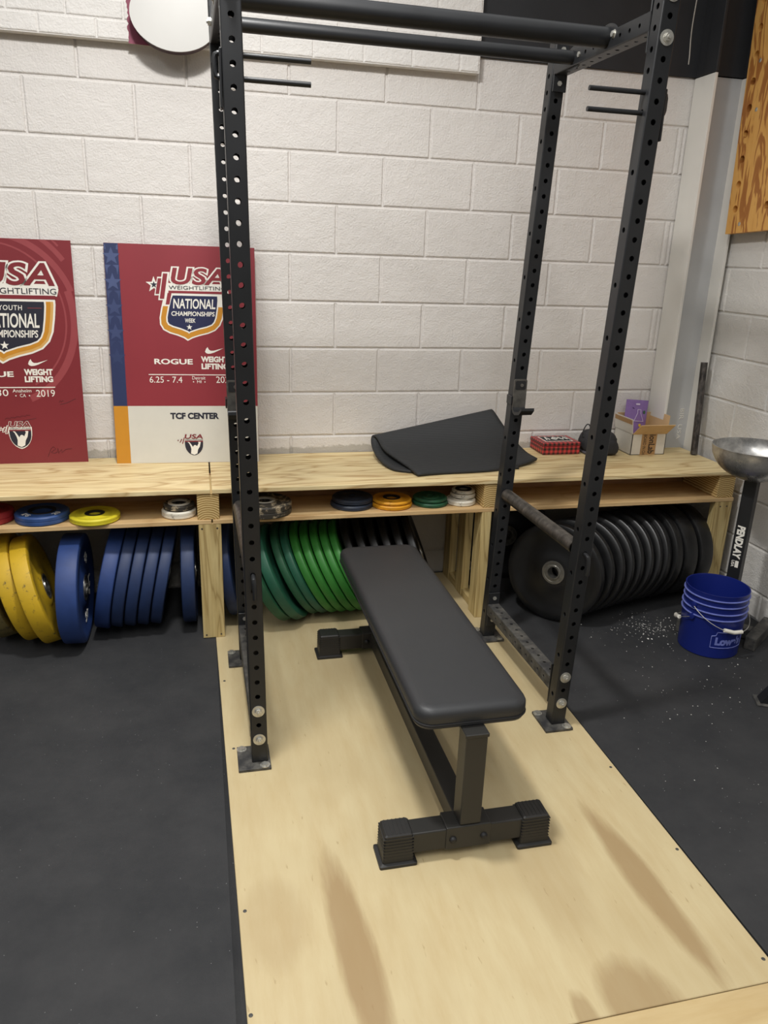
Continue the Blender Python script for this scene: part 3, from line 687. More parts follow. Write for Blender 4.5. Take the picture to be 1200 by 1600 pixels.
LEN = ZH + 43.3 * I2 - 0.012
rack = thing('power_rack', 'tall black steel power rack with perforated uprights bolted to the plywood', 'power rack', (0.25, -1.09, 0.0022))
RX, RY, RZ = rack.location
def washer_bolt():
    bm = lathe([(0.0195, 0.0), (0.0195, -0.0025), (0.012, -0.003), (0.012, -0.0055)], 24, 'y')
    hexp = [(0.0105 * cos(k * pi / 3), 0.0105 * sin(k * pi / 3)) for k in range(6)]
    prism(hexp, -0.013, -0.004, bm); return lathe([(0.0, -0.017), (0.005, -0.0165), (0.0055, -0.013)], 12, 'y', bm)
def small_bolt():
    bm = lathe([(0.012, 0.0), (0.012, -0.002), (0.008, -0.0025)], 16, 'y'); hexp = [(0.0085 * cos(k * pi / 3), 0.0085 * sin(k * pi / 3)) for k in range(6)]
    prism(hexp, -0.009, -0.002, bm); return bm
fz = [ZH - 1.35 * I2 - 0.012] + [ZH - 0.012 + I2 * k for k in range(43)]
sz = [ZH - 0.012 + I2 * (k + 0.5) for k in (0, 3, 6, 9, 12, 15, 18, 21, 24, 27, 30, 33, 36, 38, 39, 40, 41)]
UP = perforated(I2, LEN, {'F': fz, 'B': fz, 'L': sz, 'R': sz}); me_up = bpy.data.meshes.new('upright'); UP.to_mesh(me_up); UP.free(); me_up.materials.append(M['steel_black'])
me_pl = bpy.data.meshes.new('base_plate'); bmp = B((0, 0, 0.005), (0.102, 0.124, 0.010), 0.002, 2); bmp.to_mesh(me_pl); bmp.free(); me_pl.materials.append(M['steel_dusty'])
bmn = bmesh.new()
prism([(0.011 * cos(k * pi / 3), 0.011 * sin(k * pi / 3)) for k in range(6)], 0, 0.007, bmn, lambda x, y, z: Vector((x, z, y))); lathe([(0.016, 0.0), (0.016, 0.002), (0.0, 0.0025)], 16, bm=bmn)
me_n = bpy.data.meshes.new('anchor_bolt'); bmn.to_mesh(me_n); bmn.free(); me_n.materials.append(M['zinc'])
POSTS = {'LF': (-0.2673, -1.4292, -0.0143, 0.0078), 'RF': (0.7753, -1.4073, 0.0334, -0.0011), 'RR': (0.7659, -0.743, 0.0312, -0.0156), 'LR': (-0.2702, -0.7681, -0.0166, 0.0033)}
def paxis(k, z):
    x, y, lx, ly = POSTS[k]; d = z - 0.096; return Vector((x + lx * d, y + 0.0254 + ly * d, z))
def mesh_child(name, me, parent, loc, rot=None):
    o = bpy.data.objects.new(name, me); COL.objects.link(o); o.parent = parent; o.location = loc
    if rot is not None: o.rotation_euler = rot
    return o
mb_w = bpy.data.meshes.new('bolt'); q = washer_bolt(); q.to_mesh(mb_w); q.free(); mb_w.materials.append(M['zinc'])
mb_s = bpy.data.meshes.new('bolt'); q = small_bolt(); q.to_mesh(mb_s); q.free(); mb_s.materials.append(M['zinc'])
for k, (x, y, lx, ly) in POSTS.items():
    b = paxis(k, 0.0142)
    up = mesh_child('upright', me_up, rack, b - rack.location)
    dz = Vector((lx, ly, 1)).normalized(); dx = Vector((1, 0, -lx)).normalized(); dy = dz.cross(dx)
    up.rotation_euler = Matrix((dx, dy, dz)).transposed().to_euler()
    front = k in ('LF', 'RF')
    pl = mesh_child('base_plate', me_pl, rack, Vector((b.x - (0.018 if k == 'LF' else 0.008 if k == 'RF' else -0.004 if k == 'RR' else 0.02), b.y + (0.005 if front else -0.004), 0.0025)) - rack.location)
    for (ax, ay) in ((-0.036, 0.045), (0.032, -0.048)): mesh_child('anchor_bolt', me_n, pl, (ax, ay, 0.010), (0, 0, random.random()))
    for i in (0, 2, 40, 42):
        if front: mesh_child('bolt', mb_w, up, (0, -I2 / 2 - 0.0002, ZH - 0.012 + I2 * i))
        else: mesh_child('bolt', mb_s, up, (0, -I2 / 2 - 0.0065, ZH - 0.012 + I2 * i))
def crossmember(f, r, z, dusty):
    a = paxis(f, z); b = paxis(r, z); a = a + Vector((0, I2 / 2, 0)); b = b - Vector((0, I2 / 2, 0)); d = b - a; L = d.length
    hs = [0.05 + I2 * k for k in range(int((L - 0.08) / I2) + 1)]
    bm = perforated(0.0508, L - 0.012, {'F': hs, 'B': hs, 'L': hs, 'R': hs}, r=0.006)
    cm = obj('crossmember', bm, M['steel_dusty'] if dusty else M['steel_black'], rack)
    ez = d.normalized(); ex = Vector((1, 0, 0)); ex = (ex - ez * ex.dot(ez)).normalized(); ey = ez.cross(ex)
    cm.matrix_local = Matrix.Translation(a + ez * 0.006 - rack.location) @ Matrix((ex, ey, ez)).transposed().to_4x4()
    for zz in (0.003, L - 0.015): obj('end_plate', B((0, 0, 0), (0.050, 0.152, 0.006), 0.0015, 1), M['steel_black'], cm, loc=(0, 0, zz))
    return cm
crossmember('LF', 'LR', 0.0945 + I2, True); crossmember('RF', 'RR', 0.0945 + I2, True)
crossmember('LF', 'LR', 0.0945 + 41 * I2, False); crossmember('RF', 'RR', 0.0945 + 41 * I2, False)
def pullup(y, z, r, name):
    xl = paxis('LF', z).x + I2 / 2; xr = paxis('RF', z).x - I2 / 2
    bm = tube([(xl + 0.004, y, z), (xr - 0.004, y, z)], r, 28)
    o = obj(name, bm, M['steel_black'], rack, True); o.location = -rack.location
    for x, s in ((xl + 0.002, 1), (xr - 0.002, -1)):
        f = obj('mounting_flange', prism([(0.062 * cos(2 * pi * k / 32), 0.036 * sin(2 * pi * k / 32)) for k in range(32)], -0.002, 0.002, to=lambda a, b, c: Vector((b, a, c))), M['steel_black'], o); f.location = (x, y, z)
        for dy in (-0.047, 0.047):
            g = mesh_child('bolt', mb_s, f, (s * -0.002 if s < 0 else 0.002, dy, 0), (0, 0, R(90 * s))); g.location = (s * 0.002, dy, 0)
        mesh_child('bolt', mb_w, o, (x - s * (0.0508 + 0.004), y, z), (0, 0, R(-90 * s)))
    return o
pullup(-1.12, 2.188, 0.0285, 'pull_up_bar'); pullup(-0.91, 2.178, 0.0205, 'pull_up_bar')

# safety bars: a pipe carried by a pin between the uprights
def safety(f, r, label):
    z = 0.0945 + 11 * I2; a = paxis(f, z); b = paxis(r, z)
    t = thing('safety_bar', label, 'safety bar', a, group=None)
    d = b - a; e = d.normalized(); pa = e * (I2 / 2 + 0.012); pbv = d - e * (I2 / 2 + 0.004)
    mid = [pa.lerp(pbv, k / 10) for k in range(11)]
    bm = tube(mid, 0.0245, 28, cap=False); tube(mid, 0.0215, 28, bm, cap=False)
    obj('pipe', bm, M['pipe'], t, True)
    fr = -e * (I2 / 2)
    pts = [d + e * (I2 / 2 + 0.01), d * 0.5, fr - e * 0.012, fr - e * 0.022 + Vector((0, 0, -0.004)), fr - e * 0.026 + Vector((0.001, 0, -0.016)), fr - e * 0.024 + Vector((0.003, 0, -0.065))]
    obj('pin', tube(pts, 0.0066, 12), M['steel_black'], t, True)
    return t
safety('RF', 'RR', 'scuffed steel safety pipe across the right-hand uprights of the rack')
safety('LF', 'LR', 'scuffed steel safety pipe across the left-hand uprights of the rack')

# bar hooks on the rear uprights
def jhook(k, label):
    z = 0.0945 + 19.1 * I2; p = paxis(k, z); t = thing('bar_hook', label, 'bar hook', (p.x, p.y - I2 / 2 - 0.001, z - 0.072))
    bm = prism(rrect(-0.0262, 0.004, 0.0262, 0.128, 0.008), -0.007, -0.0005); obj('back_plate', bm, M['worn_steel'], t)
    sh = bmesh.new(); prof = [(0.0, 0.012), (-0.010, 0.0), (-0.030, -0.006), (-0.072, 0.002), (-0.094, 0.022), (-0.092, 0.032), (-0.070, 0.014), (-0.030, 0.005), (-0.012, 0.012), (-0.004, 0.024)]
    a = [sh.verts.new((-0.026, y, zz)) for y, zz in prof]; b = [sh.verts.new((0.026, y, zz)) for y, zz in prof]
    sh.faces.new(a); sh.faces.new(b[::-1])
    for i in range(len(prof)): sh.faces.new((a[i], b[i], b[(i + 1) % len(prof)], a[(i + 1) % len(prof)]))
    bmesh.ops.recalc_face_normals(sh, faces=sh.faces[:]); obj('cradle', sh, M['steel_black'], t)
    obj('rubber_pad', prism(rrect(-0.021, 0.088, 0.021, 0.122, 0.006), -0.0085, -0.0065), M['black'], t)
    obj('peg', lathe([(0.0, -0.012), (0.0065, -0.0115), (0.007, 0.02)], 16, 'y'), M['worn_steel'], t, True, loc=(0.004, 0, 0.105))
    obj('side_tab', B((-0.029, 0.022, 0.045), (0.005, 0.05, 0.035), 0.002, 1), M['steel_black'], t)
    return t
jhook('RR', 'black steel barbell hook on the right rear upright'); jhook('LR', 'black steel barbell hook on the left rear upright, in front of the star-striped poster')

# twin-peg brackets pushed through the front uprights
def peg_bracket(k, s, label):
    z = 0.0945 + 37.0 * I2; p = paxis(k, z); t = thing('peg_bracket', label, 'peg bracket', p)
    reach = 0.165
    for dz in (-0.5, 0.5): obj('peg', tube([(s * 0.036, 0, dz * I2), (s * -0.012, 0, dz * I2), (s * -(I2 / 2 + reach), 0, dz * I2)], 0.0066, 14), M['steel_black'], t, True)
    x0 = s * (I2 / 2 + 0.0035)
    obj('outer_plate', B((x0, 0, -0.03), (0.006, 0.046, 0.13), 0.002, 1), M['steel_black'], t)
    obj('handle', tube([(s * 0.034, 0, 0.5 * I2), (s * 0.040, 0, 0.45 * I2), (s * 0.042, 0, 0.3 * I2), (s * 0.042, 0, -0.3 * I2), (s * 0.040, 0, -0.45 * I2), (s * 0.034, 0, -0.5 * I2)], 0.0064, 10), M['steel_black'], t, True)
    return t
peg_bracket('LF', -1, 'black twin-peg band bracket high on the left front upright'); peg_bracket('RF', 1, 'black twin-peg band bracket high on the right front upright')

# ------------------------------------------------------------------ flat bench
fb = thing('flat_bench', 'black padded flat weight bench standing on the plywood inside the rack', 'bench', (0.262, -1.32, 0.0022))
def pad():
    bm = bmesh.new(); L, W_, rc = 1.185, 0.306, 0.045
    prof = [(0.0, 0.0), (0.003, 0.006), (0.0, 0.012), (0.004, 0.016), (0.0055, 0.026), (0.005, 0.042), (0.0, 0.052), (-0.010, 0.0575), (-0.028, 0.0595)]
    rings = []
    for off_, z in prof:
        rings.append([bm.verts.new((x, y, z)) for x, y in rrect(-W_ / 2 - off_, -L / 2 - off_, W_ / 2 + off_, L / 2 + off_, rc + off_, 8)])
    n = len(rings[0])
    for a, b in zip(rings, rings[1:]):
        for k in range(n): bm.faces.new((a[k], a[(k + 1) % n], b[(k + 1) % n], b[k]))
    bm.faces.new(rings[-1]); bm.faces.new(rings[0][::-1]); bmesh.ops.recalc_face_normals(bm, faces=bm.faces[:]); return bm
pdo = obj('seat_pad', pad(), M['vinyl'], fb, True, loc=(0.004, 0.032, 0.383))
seam = rrect(-0.1575, -0.597, 0.1575, 0.597, 0.049, 8); seam = seam + [seam[0]]
obj('piping', tube([(x, y, 0.0135) for x, y in seam], 0.0028, 8, cap=False), M['black'], pdo, True)
obj('seat_rail', B((-0.07, 0.03, 0.370), (0.026, 1.02, 0.026), 0.002, 1), M['bench_steel'], fb); obj('seat_rail', B((0.078, 0.03, 0.370), (0.026, 1.02, 0.026), 0.002, 1), M['bench_steel'], fb)
FY, BY = -0.572, 0.562                                 # front and rear cross feet, local y
def foot(y):
    f = obj('foot', B((0, 0, 0.059), (0.40, 0.060, 0.064), 0.004, 2), M['bench_steel'], fb, loc=(-0.004, y, 0))
    for s in (-1, 1):
        bm = bmesh.new()
        sec = []
        for zz, gx, gy in ((0.0, 0.052, 0.0445), (0.008, 0.052, 0.0445), (0.011, 0.043, 0.0365), (0.06, 0.040, 0.0345), (0.094, 0.0385, 0.0335), (0.098, 0.035, 0.030)):
            sec.append([bm.verts.new((s * 0.196 + x, yy, zz)) for x, yy in rrect(-gx, -gy, gx, gy, 0.005, 3)])
        for a, b in zip(sec, sec[1:]):
            for k in range(len(a)): bm.faces.new((a[k], a[(k + 1) % len(a)], b[(k + 1) % len(a)], b[k]))
        bm.faces.new(sec[-1]); bm.faces.new(sec[0][::-1])
        for k in range(8):
            z = 0.020 + 0.0095 * k; box(bm, (s * 0.196, 0, z), (0.0835, 0.0725 - 0.0003 * k, 0.0032))
        for k in range(6): box(bm, (s * 0.196 - 0.028 + 0.0112 * k, 0, 0.0975), (0.0035, 0.060, 0.003))
        bmesh.ops.recalc_face_normals(bm, faces=bm.faces[:]); obj('foot_cap', bm, M['rubber_cap'], f)
    obj('bracket', B((0, 0, 0.061), (0.128, 0.067, 0.072), 0.003, 2), M['bench_steel'], f)
    for x in (-0.044, 0.044):
        obj('bolt', lathe([(0.0, -0.0085), (0.006, -0.0075), (0.0095, -0.004), (0.0105, 0.0)], 14, 'y'), M['black'], f, True, loc=(x, -0.0336, 0.058))
    return f
foot(FY); foot(BY)
for y in (FY, BY): obj('post', B((0, 0, 0.24), (0.060, 0.060, 0.285), 0.004, 2), M['bench_steel'], fb, loc=(0, y, 0))
obj('spine', B((0, 0, 0.066), (0.060, 1.07, 0.060), 0.003, 2), M['bench_steel'], fb, loc=(-0.002, -0.005, 0))
for y in (FY, BY): obj('top_plate', B((0.004, 0, 0.3775), (0.066, 0.064, 0.012), 0.002, 1), M['bench_steel'], fb, loc=(-0.004, y, 0))

# ------------------------------------------------------------------ bumper plates standing under the bench
PR = 0.2245
def bumper_meshes(t, mat, hub=True, lip=0.006, Rr=PR):
    h = t / 2
    bm = lathe([(0.053, -h + 0.003), (0.070, -h + 0.002), (0.082, -h + lip + 0.004), (0.176, -h + lip + 0.004), (0.190, -h), (Rr - 0.008, -h), (Rr - 0.002, -h + 0.003), (Rr, -h + 0.008),
                (Rr, h - 0.008), (Rr - 0.002, h - 0.003), (Rr - 0.008, h), (0.190, h), (0.176, h - lip - 0.004), (0.082, h - lip - 0.004), (0.070, h - 0.002), (0.053, h - 0.003)], 72, 'x', closed=True)
    hb = lathe([(0.0255, -h - 0.001), (0.032, -h - 0.001), (0.034, -h + 0.004), (0.043, -h + 0.004), (0.045, -h + 0.001), (0.0535, -h + 0.001), (0.0535, h - 0.001), (0.045, h - 0.001), (0.043, h - 0.004), (0.034, h - 0.004), (0.032, h + 0.001), (0.0255, h + 0.001)], 40, 'x', closed=True)
    return bm, hb
_pm = {}
def bumper(x, y, lean_, yaw, t, mat, label, group=None, Rr=PR, zf=0.0022, letters=None, lip=0.006):
    """x,y: floor point under the disc centre line before leaning; lean: degrees the top goes to +x; yaw about z"""
    key = (t, mat, Rr, lip)
    if key not in _pm:
        bm, hb = bumper_meshes(t, mat, True, lip, Rr); ms = []
        for b, m, n in ((bm, M[mat], 'rubber_disc'), (hb, M['steel_hub'], 'hub')):
            for f in b.faces: f.smooth = True
            me = bpy.data.meshes.new(n); b.to_mesh(me); b.free(); me.materials.append(m); me.set_sharp_from_angle(angle=R(40)); ms.append(me)
        _pm[key] = ms
    rot = Matrix.Rotation(R(yaw), 3, 'Z') @ Matrix.Rotation(R(lean_), 3, 'Y')
    ax = rot @ Vector((1, 0, 0))
    zc = Rr * math.sqrt(max(0, 1 - ax.z ** 2)) + t / 2 * abs(ax.z) + zf + 0.0005
    tl = thing('bumper_plate', label, 'weight plate', (x + (zc - zf) * math.tan(R(lean_)) * cos(R(yaw)), y + (zc - zf) * math.tan(R(lean_)) * sin(R(yaw)), zc), group=group)
    tl.rotation_euler = rot.to_euler()
    mesh_child('rubber_disc', _pm[key][0], tl, (0, 0, 0)); mesh_child('hub', _pm[key][1], tl, (0, 0, 0))
    if letters:
        bm = bmesh.new()
        for s, a0, size, wd in letters:
            # raised characters set around the face, on the +x side
            rad = 0.132; n = len(s)
            for i, ch in enumerate(s):
                if ch == ' ': continue
                a = R(a0 + i * wd)
                def to(u, v, w, a=a): 
                    rr = rad + w; return Vector((t / 2 - lip - 0.004 - v * 1.0, 0, 0)) + Vector((0, cos(a) * rr - sin(a) * u, sin(a) * rr + cos(a) * u))
                text(ch, size * 0.35, -size * 0.5, -size * 0.35, size * 0.5, 0, 0.03, bm=bm, to=to, thick=0.002)
        obj('raised_lettering', bm, M['white_print'], tl)
    return tl
bumper(-1.200, -0.345, -14, 4, 0.072, 'ochre_bump', 'dirty olive rubber bumper plate at the left picture edge, behind two yellow ones', zf=0)
bumper(-1.094, -0.385, -14, 5, 0.066, 'yellow_bump', 'worn yellow bumper plate, left one of the yellow pair', zf=0)
bumper(-1.018, -0.425, -14, 5, 0.066, 'yellow_bump', 'worn yellow bumper plate, right one of the yellow pair', zf=0)
bumper(-0.935, -0.445, 1.0, -1, 0.080, 'blue_bump', 'thick blue bumper plate standing upright beside the yellow plates', zf=0, letters=[('45', 55, 0.04, -14), ('LBS', -5, 0.034, -13), ('45', -75, 0.04, -14)])
for i, (x, m, th) in enumerate(((-0.846, 'blue_bump', 0.060), (-0.788, 'blue_dark', 0.047), (-0.736, 'blue_dark', 0.047), (-0.684, 'blue_dark', 0.047), (-0.632, 'blue_dark', 0.047))):
    bumper(x, -0.330 + 0.003 * i, 11.5, -3, th, m, 'blue bumper plate, ' + ('leftmost and brightest', 'second from the left', 'middle one', 'fourth from the left', 'rightmost')[i] + ' in the leaning row of five', 'leaning blue plates', zf=0)
bumper(-0.484, -0.322, 0.5, -1, 0.056, 'blue_dark', 'blue bumper plate standing upright just left of the front bench leg', zf=0)
bumper(-0.268, -0.295, -8, -8, 0.052, 'blue_dark', 'blue bumper plate half hidden between bench leg and left uprights')
gm = [('green_dark', 0.044), ('green_teal', 0.044), ('green_dark', 0.034), ('green_teal', 0.034), ('green_bump', 0.034), ('green_bump', 0.034), ('green_bump', 0.034), ('green_bump', 0.034), ('green_bump', 0.032)]
gx = [-0.036, 0.020, 0.094, 0.136, 0.178, 0.222, 0.266, 0.309, 0.350]
gn = ('leftmost, beside the left uprights', 'second from the left, in front', 'third from the left, dark', 'fourth from the left, dull teal', 'first of the bright ones', 'second of the bright ones', 'third of the bright ones', 'fourth of the bright ones', 'last bright one, beside the pad')
gy = (-0.392, -0.390, -0.340, -0.340, -0.342, -0.343, -0.343, -0.342, -0.340)
for i, ((m, th), x) in enumerate(zip(gm, gx)):
    bumper(x, gy[i], -27 if i < 2 else -28, -12, th, m, 'green bumper plate leaning left, ' + gn[i], 'green plates leaning under the bench')
for i in range(6):
    bumper(0.402 + 0.050 * i, -0.315 + 0.008 * i, -27 + 1.2 * i, -12, 0.036, 'bump_black', 'thin black bumper plate in the dark row behind the bench pad', 'dark plates behind the bench pad')
# black row on the right
bk = [(1.106, -0.600, 5, 41, 0.046), (1.168, -0.572, 9, 38, 0.036), (1.226, -0.552, 12, 36, 0.034), (1.280, -0.532, 14, 34, 0.034), (1.340, -0.507, 15, 32, 0.040), (1.402, -0.487, 16, 30, 0.036), (1.462, -0.467, 16, 28, 0.038), (1.526, -0.447, 14, 24, 0.044), (1.628, -0.420, 9, 17, 0.050), (1.742, -0.395, 4, 11, 0.078), (1.842, -0.378, 3, 10, 0.078)]
bn = ('with its steel hub showing, nearest the rack', 'second from the left', 'third from the left', 'fourth from the left', 'fifth from the left', 'sixth, in the middle', 'fifth from the right', 'fourth from the right', 'third from the right', 'thick, second from the right', 'thick, against the right end leg')
for i, (x, y, le, yw, th) in enumerate(bk):
    bumper(x, y, le, yw, th, 'bump_black', 'black bumper plate under the right bay, ' + bn[i], 'black plates under the right bay', zf=0, lip=0.003)
bumper(1.075, -0.115, 5, 78, 0.040, 'bump_black', 'black bumper plate standing against the wall in shade, behind the black row', zf=0, lip=0.003)

# ------------------------------------------------------------------ change plates lying on the shelf
SZ = 0.527
def change(x, y, r, t, mat, label, hole=0.026, group=None, z=SZ, ridge=True, hub=None, rot=0.0):
    tl = thing('change_plate', label, 'weight plate', (x, y, z), (0, 0, rot), group)
    prof = [(hole, 0.0), (r - 0.006, 0.0), (r, 0.005), (r, t * 0.45), (r - 0.0025, t * 0.5), (r, t * 0.55), (r, t - 0.005), (r - 0.006, t), (r * 0.86, t), (r * 0.80, t - 0.003), (r * 0.55, t - 0.003), (r * 0.50, t), (hole + 0.004, t), (hole, t - 0.004)]
    obj('disc', lathe(prof, 56, closed=True), M[mat], tl, True)
    if hub: obj('hub_ring', lathe([(hole - 0.001, t - 0.006), (hole - 0.001, t + 0.001), (hole + 0.012, t + 0.001), (hole + 0.013, t - 0.006)], 40, closed=True), M[hub], tl, True)
    return tl
change(-1.219, -0.432, 0.088, 0.045, 'ch_red', 'red change plate on the shelf at the left picture edge')
b_ = change(-1.027, -0.442, 0.100, 0.036, 'ch_blue', 'blue change plate on the shelf beside the red one', 0.040, hub='black')
bm = bmesh.new()
for s, a0 in (('KG', 215), ('20', 320)):
    for i, ch in enumerate(s):
        a = R(a0 + 16 * i); to = lambda u, v, w, a=a: Vector((cos(a) * (0.068 - w) - sin(a) * u, sin(a) * (0.068 - w) + cos(a) * u, 0.0335 - v))
        text(ch, -0.008, -0.011, 0.008, 0.011, 0, 0.02, bm=bm, to=to, thick=0.0008)
obj('worn_marking', bm, M['white_print'], b_)
change(-0.829, -0.472, 0.095, 0.026, 'ch_yellow', 'scuffed yellow change plate on the shelf', 0.026, hub='black')
change(-0.508, -0.462, 0.068, 0.030, 'ch_white', 'chipped cream change plate, lower of the small pair beside the front leg block', 0.030)
change(-0.506, -0.460, 0.062, 0.024, 'ch_worn', 'chipped black-and-cream change plate lying on top of the cream one', 0.032, z=SZ + 0.0305, hub='ch_white')
change(-0.164, -0.462, 0.112, 0.050, 'ch_worn', 'big worn black plate with cream hub on the shelf behind the left uprights', 0.034, hub='ch_white')
change(0.211, -0.428, 0.092, 0.021, 'ch_navy', 'navy rubber change plate, lower of two stacked on the shelf', 0.012)
change(0.215, -0.422, 0.088, 0.021, 'ch_navy', 'navy rubber change plate, upper of two stacked on the shelf', 0.012, z=SZ + 0.0215)
change(0.383, -0.444, 0.090, 0.019, 'ch_orange', 'scuffed orange change plate, lower of two stacked on the shelf', 0.026)
change(0.384, -0.442, 0.087, 0.015, 'ch_orange', 'scuffed orange change plate with a dark hub, upper of two stacked on the shelf', 0.026, z=SZ + 0.0195, hub='black')
change(0.558, -0.442, 0.079, 0.018, 'ch_green', 'dark green change plate, lower of two stacked on the shelf', 0.014)
change(0.558, -0.440, 0.075, 0.016, 'ch_green', 'dark green change plate, upper of two stacked on the shelf', 0.014, z=SZ + 0.0185)
change(0.696, -0.452, 0.066, 0.024, 'ch_white', 'white change plate, lower and larger of the pile beside the middle block', 0.026)
change(0.712, -0.432, 0.056, 0.018, 'ch_white', 'white change plate lying askew in the middle of the white pile', 0.026, z=SZ + 0.0245)
change(0.714, -0.430, 0.052, 0.016, 'ch_white', 'white change plate with a dark hub, topmost of the white pile', 0.024, z=SZ + 0.043, hub='black')

# ------------------------------------------------------------------ folded exercise mat on the bench
def catmull(P_, n):
    out = []; Q = [P_[0] * 2 - P_[1]] + P_ + [P_[-1] * 2 - P_[-2]]
    for i in range(1, len(Q) - 2):
        for k in range(n):
            t = k / n; a, b, c, d = Q[i - 1:i + 3]
            out.append(0.5 * ((2 * b) + (c - a) * t + (2 * a - 5 * b + 4 * c - d) * t * t + (3 * b - a - 3 * c + d) * t ** 3))
    return out + [P_[-1]]
V = Vector
th = 0.006
left = [V((0.470, -0.405, TOP + th + .001)), V((0.405, -0.36, TOP + th + .002)), V((0.372, -0.24, TOP + 0.020)), V((0.362, -0.13, 0.705)), V((0.366, -0.085, 0.742)), V((0.384, -0.110, 0.748)), V((0.400, -0.20, 0.712)), V((0.440, -0.31, 0.690)), V((0.468, -0.39, 0.678)), V((0.490, -0.468, TOP + th + 0.004))]
right = [V((0.985, -0.395, TOP + th + .001)), V((0.99, -0.33, TOP + th + .002)), V((0.99, -0.22, TOP + 0.014)), V((0.975, -0.10, 0.76)), V((0.962, -0.058, 0.845)), V((0.968, -0.075, 0.856)), V((1.000, -0.14, 0.795)), V((1.040, -0.20, 0.735)), V((1.080, -0.245, 0.692)), V((1.118, -0.292, TOP + th + 0.010))]
L_ = catmull(left, 5); R_ = catmull(right, 5); NS = 26; bm = bmesh.new(); grid = []
for i, (a, b) in enumerate(zip(L_, R_)):
    u = i / (len(L_) - 1); row = []
    for k in range(NS + 1):
        s = k / NS; p = a.lerp(b, s)
        if u > 0.55: p.z += (-0.016 * sin(pi * s) * (u - 0.55)); p.y -= 0.10 * (u - 0.55) / 0.45 * sin(pi * s) * s
        p.z = max(p.z, TOP + th + 0.0008)
        row.append(bm.verts.new(p))
    grid.append(row)
for a, b in zip(grid, grid[1:]):
    for k in range(NS): bm.faces.new((a[k], a[k + 1], b[k + 1], b[k]))
bmesh.ops.recalc_face_normals(bm, faces=bm.faces[:])
mt_o = obj('exercise_mat', bm, M['mat_foam'], None, True)
so = mt_o.modifiers.new('thickness', 'SOLIDIFY'); so.thickness = th * 2; so.offset = 0
tag(mt_o, 'black ribbed foam exercise mat folded over on the bench top against the wall', 'exercise mat')

# ------------------------------------------------------------------ plaid tin
tin = thing('plaid_tin', 'red and black buffalo plaid gift tin with a white-framed lid on the bench', 'tin', (1.304, -0.083, TOP))
def tinbox(c, s, bev):
    bm = B(c, s, bev, 3)
    for f in bm.faces:
        n = f.normal; f.material_index = 2 if abs(n.z) > 0.7 else (1 if abs(n.x) > 0.7 else 0)
    return bm
bm = tinbox((0, 0, 0.022), (0.198, 0.156, 0.043), 0.006); bm.normal_update()
obj('tin_body', bm, [M['plaid_f'], M['plaid_s'], M['plaid_t']], tin)
ld = obj('lid', tinbox((0, 0, 0.052), (0.202, 0.160, 0.017), 0.006), [M['plaid_f'], M['plaid_s'], M['plaid_t']], tin)
obj('lid_rim', tube([(x, y, 0.0445) for x, y in rrect(-0.1005, -0.0795, 0.1005, 0.0795, 0.008, 4)] + [(0.1005, 0.0715, 0.0445)], 0.0012, 6), M['ch_red'], tin)
bm = B((0.0, 0.004, 0.0608), (0.146, 0.098, 0.0008)); obj('label_frame', bm, M['white_print'], ld)
bm = B((0.0, 0.004, 0.0614), (0.136, 0.088, 0.0008)); obj('label_panel', bm, M['black'], ld)
bm = bmesh.new()
for pts in ([(-0.055, -0.025), (-0.045, 0.03), (-0.038, -0.02)], [(-0.02, 0.0), (-0.005, 0.025), (0.012, 0.0), (-0.005, -0.022), (-0.02, 0.0)], [(0.022, 0.022), (0.034, -0.022), (0.05, 0.025), (0.058, -0.018)]):
    tube([(x, y + 0.004, 0.062) for x, y in pts], 0.003, 6, bm)
obj('label_artwork', bm, M['white_print'], ld)

# ------------------------------------------------------------------ small black bag
bag = thing('camera_pouch', 'small black nylon zip pouch with a strap loop beside the plaid tin', 'pouch', (1.512, -0.125, TOP), (0, 0, R(-6)))
def superbox(a, b, c, e, seg=32, rings=18, zb=0.0, taper=0.85):
    bm = bmesh.new(); vs_ = []
    f = lambda w, m: math.copysign(abs(w) ** m, w)
    for i in range(rings + 1):
        ph = -pi / 2 + pi * i / rings; row = []
        for k in range(seg):
            th_ = 2 * pi * k / seg; z = f(sin(ph), e); tp = 1 - (1 - taper) * max(0, z)
            row.append(bm.verts.new((a * f(cos(ph), e) * f(cos(th_), e) * tp, b * f(cos(ph), e) * f(sin(th_), e) * tp, c * z + c + zb)))
        vs_.append(row)
    for p, q in zip(vs_, vs_[1:]):
        for k in range(seg): bm.faces.new((p[k], p[(k + 1) % seg], q[(k + 1) % seg], q[k]))
    bmesh.ops.remove_doubles(bm, verts=bm.verts[:], dist=1e-5); bmesh.ops.recalc_face_normals(bm, faces=bm.faces[:]); return bm
obj('pouch_body', superbox(0.088, 0.068, 0.056, 0.5), M['nylon'], bag, True)
obj('front_pocket', superbox(0.07, 0.026, 0.036, 0.5), M['nylon'], bag, True, loc=(0.01, -0.066, 0.006))
obj('base_trim', superbox(0.086, 0.066, 0.010, 0.4), M['nylon_grey'], bag, True, loc=(0, -0.004, 0.0))
obj('zip', tube([(0.084 * cos(a), 0.0655 * sin(a), 0.080) for a in [R(180 + 6 * k) for k in range(31)]], 0.0028, 6), M['black'], bag)
obj('strap', tube([(-0.085 + 0.05 * k / 12, 0.0, 0.085 + 0.056 * sin(pi * k / 12) ** 0.7) for k in range(13)], 0.003, 8), M['nylon'], bag, True)
obj('side_buckle', B((0.084, -0.02, 0.055), (0.008, 0.02, 0.045), 0.003, 1), M['black'], bag)

